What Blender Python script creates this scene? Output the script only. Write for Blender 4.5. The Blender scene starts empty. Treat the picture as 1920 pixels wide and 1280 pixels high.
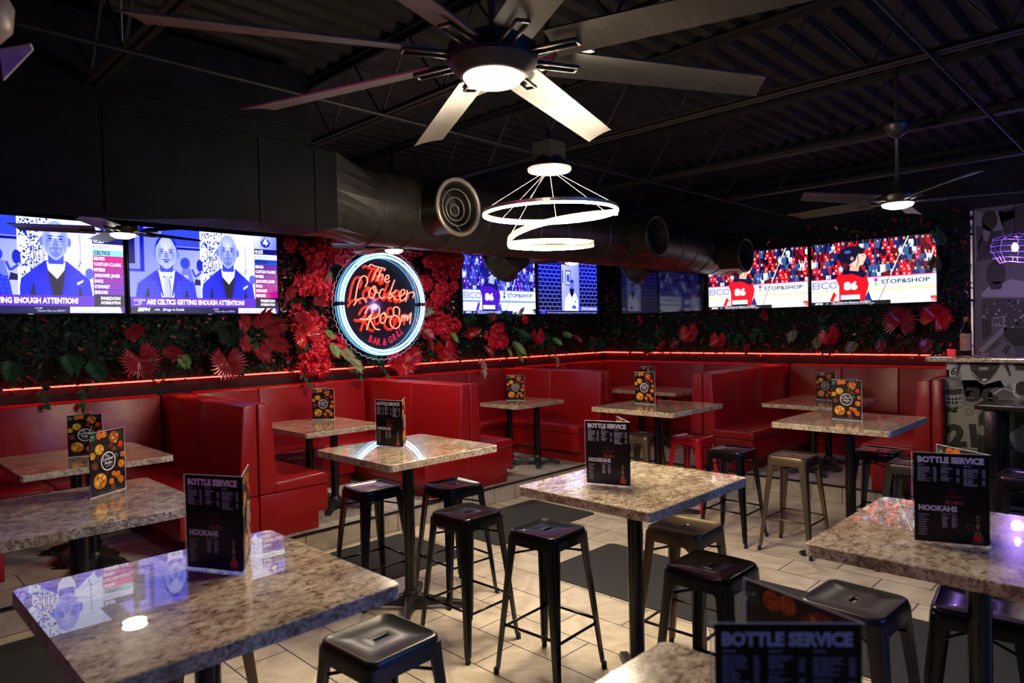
import bpy, math, random
from mathutils import Vector, Matrix
PI = math.pi
random.seed(7)
SC = bpy.context.scene
COL = SC.collection

# ---------------------------------------------------------------- camera, world, exposure
cd = bpy.data.cameras.new('camera'); cam = bpy.data.objects.new('camera', cd); COL.objects.link(cam)
RX = Vector((0.70183015, -0.71202152, -0.0214428))
UP = Vector((0.02720702, -0.00328647, 0.99962442))
BK = Vector((-0.71182457, -0.70214995, 0.01706544))
cam.matrix_world = Matrix(((RX.x, UP.x, BK.x, 0), (RX.y, UP.y, BK.y, 0), (RX.z, UP.z, BK.z, 1.8), (0, 0, 0, 1)))
cd.sensor_width = 36; cd.lens = 24.04; cd.clip_start = .05; cd.clip_end = 60
cd.dof.use_dof = True; cd.dof.focus_distance = 4.6; cd.dof.aperture_fstop = 3.2
SC.camera = cam
w = bpy.data.worlds.new('world'); SC.world = w; w.use_nodes = True
w.node_tree.nodes['Background'].inputs[0].default_value = (.004, .004, .008, 1)
w.node_tree.nodes['Background'].inputs[1].default_value = 1
SC.view_settings.view_transform = 'Standard'; SC.view_settings.look = 'None'
SC.view_settings.exposure = 0.0; SC.view_settings.gamma = 1.0; SC.view_settings.use_curve_mapping = False
SC.cycles.use_denoising = True
SC.cycles.max_bounces = 6; SC.cycles.transparent_max_bounces = 12
SC.cycles.sample_clamp_indirect = 6; SC.cycles.caustics_reflective = False; SC.cycles.caustics_refractive = False

def light(name, kind, loc, energy, color, size=.2, rot=None, size_y=None, spread=None):
    d = bpy.data.lights.new(name, kind); o = bpy.data.objects.new(name, d); COL.objects.link(o)
    o.location = loc; d.energy = energy; d.color = color
    if kind == 'AREA':
        d.size = size; d.shape = 'RECTANGLE' if size_y else 'DISK'
        if size_y: d.size_y = size_y
        if spread: d.spread = spread
    else: d.shadow_soft_size = size
    if rot: o.rotation_euler = rot
    return o
# behind the viewer: added fill lights standing in for unseen lamps and televisions
light('rear_warm_fill', 'AREA', (-1.6, .6, 2.7), 1.0, (1, .80, .58), .3)
light('rear_warm_fill', 'AREA', (2.6, -1.8, 2.7), 1.5, (1, .80, .58), .3)
light('rear_blue_fill', 'AREA', (3.6, -3.3, 2.2), 85, (.05, .22, 1), 3.0, (PI/2, 0, 0), .8)
light('rear_blue_fill', 'AREA', (-2.3, 2.4, 2.5), 5, (.10, .10, 1), 2.4, (PI/2, 0, -PI/2), .8)

light('side_magenta_fill', 'AREA', (-1.0, 2.9, 2.5), 6, (1, .04, .30), .3, (PI/2+.25, 0, -PI/2-.25), None, 2.2)  # added unseen light that tints the left fan blades pink

# ---------------------------------------------------------------- helpers
def lin(c):
    def f(v):
        v = v/255.; return v/12.92 if v <= .04045 else ((v+.055)/1.055)**2.4
    return (f(c[0]), f(c[1]), f(c[2]), 1)

class MB:
    def __init__(s): s.v = []; s.f = []; s.m = []; s.mi = 0
    def add(s, vs, fs):
        b = len(s.v); s.v += [tuple(v) for v in vs]
        for f in fs: s.f.append([b+i for i in f]); s.m.append(s.mi)
    def box(s, a, b):
        x0, y0, z0 = a; x1, y1, z1 = b
        s.add([(x0,y0,z0),(x1,y0,z0),(x1,y1,z0),(x0,y1,z0),(x0,y0,z1),(x1,y0,z1),(x1,y1,z1),(x0,y1,z1)],
              [(0,3,2,1),(4,5,6,7),(0,1,5,4),(1,2,6,5),(2,3,7,6),(3,0,4,7)])
    def rings(s, rs, cap0=True, cap1=True, closed=False):
        n = len(rs[0]); vs = [p for r in rs for p in r]; fs = []
        k = len(rs)
        for i in range(k if closed else k-1):
            a = i*n; b = ((i+1) % k)*n
            for j in range(n): fs.append((a+j, a+(j+1) % n, b+(j+1) % n, b+j))
        if not closed:
            if cap0: fs.append(tuple(reversed(range(n))))
            if cap1: fs.append(tuple((k-1)*n+j for j in range(n)))
        s.add(vs, fs)
    def tube(s, path, r, n=8, closed=False, caps=True):
        P = [Vector(p) for p in path]; rs = []; k = len(P); up = None
        for i, p in enumerate(P):
            if closed: t = P[(i+1) % k]-P[i-1]
            else: t = P[min(i+1, k-1)]-P[max(i-1, 0)]
            if t.length < 1e-9: t = Vector((0, 0, 1))
            t.normalize()
            if up is None: up = Vector((0, 0, 1)) if abs(t.z) < .9 else Vector((1, 0, 0))
            a = t.cross(up)
            if a.length < 1e-4: a = t.cross(Vector((1, 0, 0)))
            a.normalize(); b = a.cross(t); up = b.copy()
            rr = r[i] if isinstance(r, (list, tuple)) else r
            rs.append([p+a*(math.cos(q)*rr)+b*(math.sin(q)*rr) for q in [2*PI*j/n for j in range(n)]])
        s.rings(rs, caps, caps, closed)
    def lathe(s, prof, c=(0, 0, 0), n=32, axis='z', caps=True):
        rs = []
        for r, h in prof:
            ring = []
            for j in range(n):
                q = 2*PI*j/n; x, y = r*math.cos(q), r*math.sin(q)
                if axis == 'z': p = (c[0]+x, c[1]+y, c[2]+h)
                elif axis == 'y': p = (c[0]+x, c[1]+h, c[2]-y)
                else: p = (c[0]+h, c[1]+x, c[2]+y)
                ring.append(p)
            rs.append(ring)
        s.rings(rs, caps, caps)
    def prism(s, poly, h0, h1, axis='z'):
        def P(u, v, h): return {'z': (u, v, h), 'y': (u, h, v), 'x': (h, u, v)}[axis]
        s.rings([[P(u, v, h0) for u, v in poly], [P(u, v, h1) for u, v in poly]])
    def obj(s, name, mats, parent=None, off=(0, 0, 0), smooth=False, bevel=0, seg=2, autosmooth=False):
        me = bpy.data.meshes.new(name)
        me.from_pydata([(v[0]-off[0], v[1]-off[1], v[2]-off[2]) for v in s.v], [], s.f)
        if not isinstance(mats, (list, tuple)): mats = [mats]
        for m in mats: me.materials.append(m)
        me.polygons.foreach_set('material_index', s.m)
        import bmesh
        b = bmesh.new(); b.from_mesh(me); bmesh.ops.recalc_face_normals(b, faces=b.faces)
        if bevel:
            es = [e for e in b.edges if len(e.link_faces) == 2 and e.calc_face_angle(0) > .6]
            bmesh.ops.bevel(b, geom=es, offset=bevel, segments=seg, profile=.5, affect='EDGES', clamp_overlap=True)
        b.to_mesh(me); b.free()
        if smooth or bevel:
            me.polygons.foreach_set('use_smooth', [True]*len(me.polygons))
            if bevel or autosmooth:
                try: me.set_sharp_from_angle(angle=.7)
                except Exception: pass
        o = bpy.data.objects.new(name, me); COL.objects.link(o)
        if parent: o.parent = parent
        return o

def tag(o, label, cat, group=None, kind=None):
    o['label'] = label; o['category'] = cat
    if group: o['group'] = group
    if kind: o['kind'] = kind
    return o
def thing(name, label, cat, loc=(0, 0, 0), rz=0, group=None):
    o = bpy.data.objects.new(name, None); COL.objects.link(o); o.empty_display_size = .1
    o.location = loc; o.rotation_euler = (0, 0, rz)
    return tag(o, label, cat, group)
def struct(o, label=None, cat=None):
    o['kind'] = 'structure'
    if label: o['label'] = label
    if cat: o['category'] = cat
    return o
def dup(root, loc, rz=0, label=None, group=None, rot=None, scale=None):
    def cp(o, par):
        c = o.copy(); COL.objects.link(c); c.parent = par
        for ch in kids[o.name]: cp(ch, c)
        return c
    kids = {}
    st = [root]
    while st:
        o = st.pop(); kids[o.name] = list(o.children); st += kids[o.name]
    r = cp(root, None); r.location = loc; r.rotation_euler = rot if rot else (0, 0, rz)
    if scale: r.scale = (scale,)*3 if not isinstance(scale, (tuple, list)) else scale
    if label: r['label'] = label
    if group: r['group'] = group
    return r

# ---------------------------------------------------------------- materials
def mat(name, base=(.5, .5, .5), rough=.5, metal=0, emit=None, es=0, coat=0, spec=None):
    m = bpy.data.materials.new(name); m.use_nodes = True
    b = m.node_tree.nodes['Principled BSDF']
    b.inputs['Base Color'].default_value = (*base, 1); b.inputs['Roughness'].default_value = rough
    b.inputs['Metallic'].default_value = metal
    if emit: b.inputs['Emission Color'].default_value = (*emit, 1); b.inputs['Emission Strength'].default_value = es
    if coat: b.inputs['Coat Weight'].default_value = coat; b.inputs['Coat Roughness'].default_value = .05
    if spec is not None: b.inputs['Specular IOR Level'].default_value = spec
    return m
def N(m, t, **kw):
    n = m.node_tree.nodes.new(t)
    for k, v in kw.items():
        if k.startswith('i_'): n.inputs[k[2:].replace('_', ' ')].default_value = v
        else: setattr(n, k, v)
    return n
def L(m, a, b): m.node_tree.links.new(a, b)
def ramp(m, fac, stops):
    r = N(m, 'ShaderNodeValToRGB'); e = r.color_ramp.elements
    while len(e) < len(stops): e.new(.5)
    for i, (p, c) in enumerate(stops): e[i].position = p; e[i].color = (*c, 1)
    L(m, fac, r.inputs[0]); return r
def noisy(m, scale, c0, c1, bump=0, detail=4, rough=None, p0=.35, p1=.65, stretch=None, bd=.01):
    b = m.node_tree.nodes['Principled BSDF']
    tc = N(m, 'ShaderNodeTexCoord'); src = tc.outputs['Object']
    if stretch:
        mp = N(m, 'ShaderNodeMapping'); mp.inputs['Scale'].default_value = stretch; L(m, src, mp.inputs[0]); src = mp.outputs[0]
    n = N(m, 'ShaderNodeTexNoise', i_Scale=scale, i_Detail=detail); L(m, src, n.inputs['Vector'])
    r = ramp(m, n.outputs[0], [(p0, c0), (p1, c1)]); L(m, r.outputs[0], b.inputs['Base Color'])
    if bump:
        bp = N(m, 'ShaderNodeBump', i_Strength=bump, i_Distance=bd); L(m, n.outputs[0], bp.inputs['Height']); L(m, bp.outputs[0], b.inputs['Normal'])
    return m

def granite(name, tint=(1, 1, 1), rough=.025):
    m = mat(name, rough=rough, coat=1 if rough < .1 else 0); b = m.node_tree.nodes['Principled BSDF']
    if rough < .1: b.inputs['Coat Roughness'].default_value = .012; b.inputs['Coat IOR'].default_value = 1.7; b.inputs['Roughness'].default_value = .2
    ge = N(m, 'ShaderNodeNewGeometry'); mp = N(m, 'ShaderNodeMapping'); mp.inputs['Scale'].default_value = (1, 1.6, 1); mp.inputs['Rotation'].default_value = (0, 0, .5)
    L(m, ge.outputs['Position'], mp.inputs[0])
    n1 = N(m, 'ShaderNodeTexNoise', i_Scale=4, i_Detail=6, i_Roughness=.62, i_Distortion=1.2); L(m, mp.outputs[0], n1.inputs['Vector'])
    r1 = ramp(m, n1.outputs[0], [(.3, (.27*tint[0], .19*tint[1], .12*tint[2])), (.48, (.62*tint[0], .51*tint[1], .37*tint[2])), (.7, (.84*tint[0], .77*tint[1], .64*tint[2]))])
    n2 = N(m, 'ShaderNodeTexNoise', i_Scale=28, i_Detail=8, i_Roughness=.75, i_Distortion=.4); L(m, mp.outputs[0], n2.inputs['Vector'])
    r2 = ramp(m, n2.outputs[0], [(.38, (.07, .045, .03)), (.46, (.62, .52, .42)), (.54, (1, 1, 1))])
    n3 = N(m, 'ShaderNodeTexNoise', i_Scale=85, i_Detail=3); L(m, ge.outputs['Position'], n3.inputs['Vector'])
    r3 = ramp(m, n3.outputs[0], [(.34, (.45, .4, .36)), (.48, (1, 1, 1)), (.66, (1.1, 1.08, 1.05))])
    x = N(m, 'ShaderNodeMixRGB', blend_type='MULTIPLY'); x.inputs[0].default_value = .9; L(m, r1.outputs[0], x.inputs[1]); L(m, r2.outputs[0], x.inputs[2])
    y = N(m, 'ShaderNodeMixRGB', blend_type='MULTIPLY'); y.inputs[0].default_value = .6; L(m, x.outputs[0], y.inputs[1]); L(m, r3.outputs[0], y.inputs[2])
    L(m, y.outputs[0], b.inputs['Base Color'])
    return m
M = {}
M['granite'] = granite('granite_polished')
M['granite_edge'] = granite('granite_chiselled_edge', (.8, .82, .85), .4)
for n_ in M['granite_edge'].node_tree.nodes:
    if n_.type == 'MAPPING': n_.inputs['Scale'].default_value = (2.2, 2.2, 2.6)
bp = N(M['granite_edge'], 'ShaderNodeBump', i_Strength=.8, i_Distance=.006); nn = N(M['granite_edge'], 'ShaderNodeTexNoise', i_Scale=60)
gg = N(M['granite_edge'], 'ShaderNodeNewGeometry'); L(M['granite_edge'], gg.outputs['Position'], nn.inputs['Vector'])
L(M['granite_edge'], nn.outputs[0], bp.inputs['Height']); L(M['granite_edge'], bp.outputs[0], M['granite_edge'].node_tree.nodes['Principled BSDF'].inputs['Normal'])

def tile(name, c0, c1, grout, rot, bw, bh, rough=.35, offs=(0, 0, 0)):
    m = mat(name, rough=rough); b = m.node_tree.nodes['Principled BSDF']
    ge = N(m, 'ShaderNodeNewGeometry'); mp = N(m, 'ShaderNodeMapping'); mp.inputs['Rotation'].default_value = rot; mp.inputs['Location'].default_value = offs
    L(m, ge.outputs['Position'], mp.inputs[0])
    br = N(m, 'ShaderNodeTexBrick', i_Scale=1, i_Mortar_Size=.004, i_Brick_Width=bw, i_Row_Height=bh, i_Mortar_Smooth=.1)
    br.inputs['Color1'].default_value = (1, 1, 1, 1); br.inputs['Color2'].default_value = (.86, .86, .86, 1); br.inputs['Mortar'].default_value = (0, 0, 0, 1)
    L(m, mp.outputs[0], br.inputs['Vector'])
    wv = N(m, 'ShaderNodeTexNoise', i_Scale=3.5, i_Detail=7, i_Roughness=.62, i_Distortion=1.4); L(m, ge.outputs['Position'], wv.inputs['Vector'])
    r = ramp(m, wv.outputs[0], [(.32, c0), (.62, c1)])
    x = N(m, 'ShaderNodeMixRGB', blend_type='MULTIPLY'); x.inputs[0].default_value = 1; L(m, r.outputs[0], x.inputs[1]); L(m, br.outputs['Color'], x.inputs[2])
    y = N(m, 'ShaderNodeMixRGB'); L(m, br.outputs['Fac'], y.inputs[0]); L(m, x.outputs[0], y.inputs[1]); y.inputs[2].default_value = (*grout, 1)
    L(m, y.outputs[0], b.inputs['Base Color'])
    bp = N(m, 'ShaderNodeBump', i_Strength=.5, i_Distance=.004, invert=True); L(m, br.outputs['Fac'], bp.inputs['Height']); L(m, bp.outputs[0], b.inputs['Normal'])
    return m
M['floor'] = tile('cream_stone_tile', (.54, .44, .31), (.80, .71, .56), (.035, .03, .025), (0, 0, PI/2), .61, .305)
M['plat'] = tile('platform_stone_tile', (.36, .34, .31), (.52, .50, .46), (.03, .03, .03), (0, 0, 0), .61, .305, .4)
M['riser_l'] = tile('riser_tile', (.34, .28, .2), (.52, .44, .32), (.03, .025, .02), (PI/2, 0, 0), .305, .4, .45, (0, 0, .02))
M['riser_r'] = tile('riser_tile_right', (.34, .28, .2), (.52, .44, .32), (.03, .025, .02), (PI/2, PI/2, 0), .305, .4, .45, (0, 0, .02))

def vinyl(name, c):
    m = mat(name, c, .33); m.node_tree.nodes['Principled BSDF'].inputs['Specular IOR Level'].default_value = .4
    n = N(m, 'ShaderNodeTexNoise', i_Scale=350, i_Detail=2); n2 = N(m, 'ShaderNodeTexNoise', i_Scale=5, i_Detail=2)
    tc = N(m, 'ShaderNodeTexCoord'); L(m, tc.outputs['Object'], n.inputs['Vector']); L(m, tc.outputs['Object'], n2.inputs['Vector'])
    a = N(m, 'ShaderNodeBump', i_Strength=.12, i_Distance=.001); L(m, n.outputs[0], a.inputs['Height'])
    b2 = N(m, 'ShaderNodeBump', i_Strength=.25, i_Distance=.02); L(m, n2.outputs[0], b2.inputs['Height']); L(m, a.outputs[0], b2.inputs['Normal'])
    L(m, b2.outputs[0], m.node_tree.nodes['Principled BSDF'].inputs['Normal']); return m
M['vinyl'] = vinyl('red_vinyl', (.26, .0045, .007))
M['seam'] = mat('dark_vinyl_seam', (.05, .002, .003), .6)
M['wallblack'] = noisy(mat('black_painted_wall', rough=.7, spec=.2), 40, (.006, .006, .008), (.011, .011, .013), .2)
M['panel'] = noisy(mat('black_stained_panel', rough=.65, spec=.2), 12, (.004, .004, .005), (.011, .010, .012), .3, stretch=(1, 1, 12))
M['ceil'] = noisy(mat('black_corrugated_deck', rough=.7, spec=.12), 6, (.007, .0065, .0065), (.013, .012, .0115), .1)
M['steel_black'] = noisy(mat('black_painted_steel', rough=.6, spec=.15), 30, (.006, .006, .006), (.011, .0105, .0105))
M['duct'] = noisy(mat('black_duct_metal', rough=.38, metal=.35), 14, (.016, .0145, .0125), (.028, .025, .022), .15)
M['ductbox'] = noisy(mat('matte_black_duct_box', rough=.6, spec=.08), 10, (.002, .002, .003), (.0045, .0045, .006), .1)
M['blk'] = mat('black_enamel', (.002, .002, .003), .24, .0, coat=.2, spec=.4)
M['cast'] = noisy(mat('black_cast_iron', rough=.42), 60, (.010, .010, .011), (.018, .018, .02), .2)
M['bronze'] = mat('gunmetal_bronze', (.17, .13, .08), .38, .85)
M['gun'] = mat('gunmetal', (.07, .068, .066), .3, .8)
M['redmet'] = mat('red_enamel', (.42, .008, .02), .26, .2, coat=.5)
M['rubber'] = mat('black_rubber', (.01, .01, .01), .8)
M['rug'] = noisy(mat('charcoal_mat', rough=.95), 220, (.018, .018, .02), (.05, .05, .052), .6, detail=2)
M['trim'] = mat('black_metal_trim', (.01, .01, .01), .35, .3)
M['bezel'] = mat('black_bezel', (.006, .006, .008), .25)
M['offscreen'] = mat('dark_glossy_screen', (.004, .004, .012), .06, spec=.9)
M['silver'] = mat('brushed_silver', (.62, .60, .57), .35, .6)
M['blade'] = noisy(mat('fan_blade_grey', rough=.4, metal=.15), 8, (.05, .047, .043), (.075, .07, .063), stretch=(1, 8, 1))
M['hub'] = mat('fan_hub_black', (.03, .03, .03), .4, .4)
M['lamp'] = mat('fan_lamp_lens', (1, 1, 1), .4, 0, (1, .86, .68), 16)
M['led'] = mat('chandelier_diffuser', (1, 1, 1), .4, 0, (1, .82, .57), 300)
M['ledred'] = mat('red_led_strip', (1, .1, .05), .4, 0, (1, .028, .019), 18)
M['neonw'] = mat('white_blue_neon', (1, 1, 1), .4, 0, (.30, .66, 1), 8)
M['neonb'] = mat('blue_neon', (.3, .7, 1), .4, 0, (.06, .35, 1), 2.2)
M['neonr'] = mat('red_neon', (1, .2, .1), .4, 0, (1, .115, .072), 5)
M['signred'] = mat('red_acrylic_neon_glow', (.3, .015, .008), .4, 0, (1, .04, .014), .42)  # glow put into the letters for the neon's reflection on the backing
M['signpaint'] = mat('red_painted_letter_glow', (.75, .01, .06), .5, 0, (.8, .01, .05), .35)  # painted letters with a faint glow put into the paint
M['signback'] = mat('dark_acrylic_disc', (.008, .005, .015), .6, spec=.2)
M['glass'] = mat('clear_acrylic', (.8, .85, .9), .05)
def thin(m, fac, tint=(1, 1, 1)):
    nt = m.node_tree; out = [n for n in nt.nodes if n.type == 'OUTPUT_MATERIAL'][0]
    t = N(m, 'ShaderNodeBsdfTransparent'); t.inputs[0].default_value = (*tint, 1)
    g = N(m, 'ShaderNodeBsdfGlossy'); g.inputs['Roughness'].default_value = .05
    x = N(m, 'ShaderNodeMixShader'); x.inputs[0].default_value = fac; L(m, t.outputs[0], x.inputs[1]); L(m, g.outputs[0], x.inputs[2]); L(m, x.outputs[0], out.inputs[0])
thin(M['glass'], .05)
M['glassrim'] = mat('lit_acrylic_rim', (.8, .85, .9), .2)
M['woodpost'] = mat('dark_wood', (.02, .015, .012), .5)
def leafm(name, c0, c1, rough=.35):
    m = mat(name, c0, rough, spec=.2 if 'dark' in name or name == 'green_leaf' else .5); b = m.node_tree.nodes['Principled BSDF']
    noisy(m, 9, c0, c1); return m
M['l_green'] = leafm('green_leaf', (.006, .034, .014), (.02, .085, .03), .55)
M['l_dark'] = leafm('dark_green_leaf', (.002, .007, .004), (.004, .015, .009), .65)
M['l_lime'] = leafm('light_green_palm', (.08, .16, .03), (.2, .33, .08), .4)
M['l_tan'] = leafm('dry_green_palm', (.16, .14, .06), (.26, .24, .12), .45)
M['l_red'] = leafm('glossy_red_palm', (.30, .006, .01), (.55, .012, .016), .2)
M['l_wine'] = leafm('wine_red_palm', (.17, .010, .015), (.32, .02, .03), .22)
M['l_blossom'] = leafm('red_blossom', (.5, .006, .02), (.8, .012, .045), .5)
M['l_pink'] = leafm('pale_pink_leaf', (.45, .22, .18), (.6, .33, .26), .5)
M['stem'] = mat('brown_stem', (.05, .03, .015), .7)

def attr_emit(name, strength):
    m = bpy.data.materials.new(name); m.use_nodes = True; nt = m.node_tree
    b = nt.nodes['Principled BSDF']; b.inputs['Base Color'].default_value = (.004, .004, .006, 1); b.inputs['Roughness'].default_value = .35
    a = N(m, 'ShaderNodeAttribute', attribute_name='Col'); L(m, a.outputs['Color'], b.inputs['Emission Color']); b.inputs['Emission Strength'].default_value = strength
    return m
def attr_print(name, rough=.5):
    m = bpy.data.materials.new(name); m.use_nodes = True; nt = m.node_tree
    b = nt.nodes['Principled BSDF']; b.inputs['Roughness'].default_value = rough
    a = N(m, 'ShaderNodeAttribute', attribute_name='Col'); L(m, a.outputs['Color'], b.inputs['Base Color']); return m
M['screen'] = attr_emit('television_picture', 1.6)
M['print'] = attr_print('printed_card', .3)
M['mural'] = attr_print('printed_mural', .55)

# ---------------------------------------------------------------- flat artwork (screens, prints, murals)
_tx = {}
def text_mesh(s, bold=0.0, shear=0.0):
    k = (s, bold, shear)
    if k not in _tx:
        c = bpy.data.curves.new('t', 'FONT'); c.body = s; c.offset = bold; c.shear = shear; c.resolution_u = 2; c.size = 1
        o = bpy.data.objects.new('t', c); COL.objects.link(o)
        bpy.context.view_layer.update()
        me = bpy.data.meshes.new_from_object(o.evaluated_get(bpy.context.evaluated_depsgraph_get()))
        vs = [(v.co.x, v.co.y) for v in me.vertices]; fs = [tuple(p.vertices) for p in me.polygons]
        bpy.data.objects.remove(o); bpy.data.curves.remove(c); bpy.data.meshes.remove(me)
        xs = [v[0] for v in vs] or [0, 1]; ys = [v[1] for v in vs] or [0, 1]
        _tx[k] = (vs, fs, min(xs), max(xs), min(ys), max(ys))
    return _tx[k]
GAM = 1.0
class Art:
    def __init__(s, step=.0003): s.v = []; s.f = []; s.c = []; s.z = 0.; s.step = step; s.clip = None
    def up(s, k=1): s.z += s.step*k
    def poly(s, pts, col):
        if s.clip:
            x0, y0, x1, y1 = s.clip
            pts = clip(pts, x0, y0, x1, y1)
            if len(pts) < 3: return
        b = len(s.v); s.v += [(x, y, s.z) for x, y in pts]; s.f.append(list(range(b, b+len(pts))))
        s.c.append([lin(col)]*len(pts))
    def grad(s, pts, cols):
        b = len(s.v); s.v += [(x, y, s.z) for x, y in pts]; s.f.append(list(range(b, b+len(pts)))); s.c.append([lin(c) for c in cols])
    def rect(s, x0, y0, x1, y1, col): s.poly([(x0, y0), (x1, y0), (x1, y1), (x0, y1)], col)
    def ell(s, cx, cy, rx, ry, col, n=20, rot=0, a0=0, a1=2*PI):
        pts = []
        for i in range(n):
            q = a0+(a1-a0)*i/(n if a1-a0 > 6.2 else n-1); x, y = rx*math.cos(q), ry*math.sin(q)
            pts.append((cx+x*math.cos(rot)-y*math.sin(rot), cy+x*math.sin(rot)+y*math.cos(rot)))
        s.poly(pts, col)
    def rad(s, cx, cy, rx, ry, c_in, c_out, n=20):
        for i in range(n):
            a, b = 2*PI*i/n, 2*PI*(i+1)/n
            s.grad([(cx, cy), (cx+rx*math.cos(a), cy+ry*math.sin(a)), (cx+rx*math.cos(b), cy+ry*math.sin(b))], [c_in, c_out, c_out])
    def ring(s, cx, cy, r0, r1, col, n=36, ax=1., a0=0, a1=2*PI):
        for i in range(n):
            a, b = a0+(a1-a0)*i/n, a0+(a1-a0)*(i+1)/n
            s.poly([(cx+r0*math.cos(a)*ax, cy+r0*math.sin(a)), (cx+r1*math.cos(a)*ax, cy+r1*math.sin(a)), (cx+r1*math.cos(b)*ax, cy+r1*math.sin(b)), (cx+r0*math.cos(b)*ax, cy+r0*math.sin(b))], col)
    def line(s, pts, wd, col):
        for (x0, y0), (x1, y1) in zip(pts, pts[1:]):
            d = math.hypot(x1-x0, y1-y0) or 1; nx, ny = -(y1-y0)/d*wd/2, (x1-x0)/d*wd/2
            s.poly([(x0+nx, y0+ny), (x0-nx, y0-ny), (x1-nx, y1-ny), (x1+nx, y1+ny)], col)
    def text(s, t, x, y, h, col, w=None, bold=.02, shear=0, rot=0, align='l'):
        vs, fs, x0, x1, y0, y1 = text_mesh(t, bold, shear)
        k = h/.7; kx = k if w is None else w/(x1-x0)
        W = (x1-x0)*kx; sx = x-(W/2 if align == 'c' else 0)
        b = len(s.v); cr, sr = math.cos(rot), math.sin(rot)
        for vx, vy in vs:
            px, py = (vx-x0)*kx+(sx-x), vy*k
            s.v.append((x+px*cr-py*sr, y+px*sr+py*cr, s.z))
        for f in fs: s.f.append([b+i for i in f]); s.c.append([lin(col)]*len(f))
    def obj(s, name, m, parent, fn):
        me = bpy.data.meshes.new(name); me.from_pydata([fn(*v) for v in s.v], [], s.f); me.materials.append(m)
        a = me.color_attributes.new('Col', 'FLOAT_COLOR', 'CORNER'); flat = []
        for p, cs in zip(me.polygons, s.c):
            for c in cs: flat += [x**GAM for x in c[:3]]+[1]
        a.data.foreach_set('color', flat)
        o = bpy.data.objects.new(name, me); COL.objects.link(o)
        if parent: o.parent = parent
        return o
def clip(pts, x0, y0, x1, y1):
    for ax, lim, sg in ((0, x0, 1), (0, x1, -1), (1, y0, 1), (1, y1, -1)):
        out = []
        for i in range(len(pts)):
            a, b = pts[i-1], pts[i]; ia = (a[ax]-lim)*sg >= 0; ib = (b[ax]-lim)*sg >= 0
            if ia != ib:
                t = (lim-a[ax])/(b[ax]-a[ax]); out.append((a[0]+(b[0]-a[0])*t, a[1]+(b[1]-a[1])*t))
            if ib: out.append(b)
        pts = out
        if len(pts) < 3: return []
    return pts

# ---------------------------------------------------------------- room shell
X0, X1, Y0, Y1, ZC = -3.0, 9.35, -3.8, 7.05, 3.72
def S(name, a, b, m):
    k = MB(); k.box(a, b); o = k.obj(name, m); o['kind'] = 'structure'; return o
S('floor', (X0, Y0, -.1), (X1, Y1, 0), M['floor'])
k = MB(); P_ = .175
pl = [(X0, 5.12), (7.1, 5.12), (7.1, Y0), (X1, Y0), (X1, Y1), (X0, Y1)]
k.rings([[(x, y, 0) for x, y in pl], [(x, y, P_) for x, y in pl]], True, False)
k.f = [[0, 1, 7, 6], [1, 2, 8, 7]]; k.m = [0, 1]; k.mi = 2
k.add([(x, y, P_) for x, y in [(X0, 5.12), (7.1, 5.12), (X1, 5.12), (X1, Y1), (X0, Y1)]], [(0, 1, 2, 3, 4)])
k.add([(x, y, P_) for x, y in [(7.1, Y0), (X1, Y0), (X1, 5.12), (7.1, 5.12)]], [(0, 1, 2, 3)])
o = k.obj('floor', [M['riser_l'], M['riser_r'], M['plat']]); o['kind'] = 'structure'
S('wall_left', (X0, Y1, 0), (X1, Y1+.12, ZC), M['wallblack'])
S('wall_right', (X1, Y0, 0), (X1+.12, Y1, ZC), M['wallblack'])
S('wall_near', (X0-.12, Y0, 0), (X0, Y1, ZC), M['wallblack'])
S('wall_back', (X0, Y0-.12, 0), (X1, Y0, ZC), M['wallblack'])
# platform edge trim: a black metal nosing along both runs
k = MB(); k.box((X0, 5.108, P_-.014), (7.1, 5.125, P_+.004)); k.box((7.088, Y0, P_-.014), (7.105, 5.125, P_+.004))
o = k.obj('trim_1', M['trim']); o['kind'] = 'structure'
# stained panel bands above the banquettes
S('trim_2', (X0, 7.0, 1.0), (X1-.05, Y1, 1.375), M['panel'])
S('trim_3', (9.30, 1.7, 1.0), (X1, 7.0, 1.375), M['panel'])
# corrugated deck, ribs along x
k = MB(); y = Y0; prof = []
while y < Y1:
    prof += [(y, ZC), (y+.035, ZC-.04), (y+.095, ZC-.04), (y+.13, ZC)]; y += .165
k.add([(X0, a, b) for a, b in prof]+[(X1, a, b) for a, b in prof], [(i, i+1, len(prof)+i+1, len(prof)+i) for i in range(len(prof)-1)])
o = k.obj('ceiling', M['ceil']); o['kind'] = 'structure'
# open-web joists across the room
for i, x in enumerate([-.42, 1.10, 2.62, 4.16, 5.70, 7.24, 8.78]):
    k = MB()
    for s in (-1, 1):
        k.box((x+s*.022-.018, Y0, 3.20), (x+s*.022+.018, Y1, 3.206)); k.box((x+s*.006-.003, Y0, 3.20), (x+s*.006+.003, Y1, 3.24))
        k.box((x+s*.022-.018, Y0, 3.66), (x+s*.022+.018, Y1, 3.668)); k.box((x+s*.006-.003, Y0, 3.62), (x+s*.006+.003, Y1, 3.66))
    y = Y0+.1; q = 0; pts = []
    while y < Y1: pts.append((x, y, 3.22 if q % 2 == 0 else 3.64)); y += .31; q += 1
    k.tube(pts, .010, 6)
    o = k.obj('ceiling_joist', M['steel_black']); o['kind'] = 'structure'
for y in (.95, 3.65, 5.9):
    k = MB(); k.tube([(X0, y, 3.19), (X1, y, 3.19)], .011, 6)
    o = k.obj('ceiling_bridging_rod', M['steel_black']); o['kind'] = 'structure'

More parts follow.
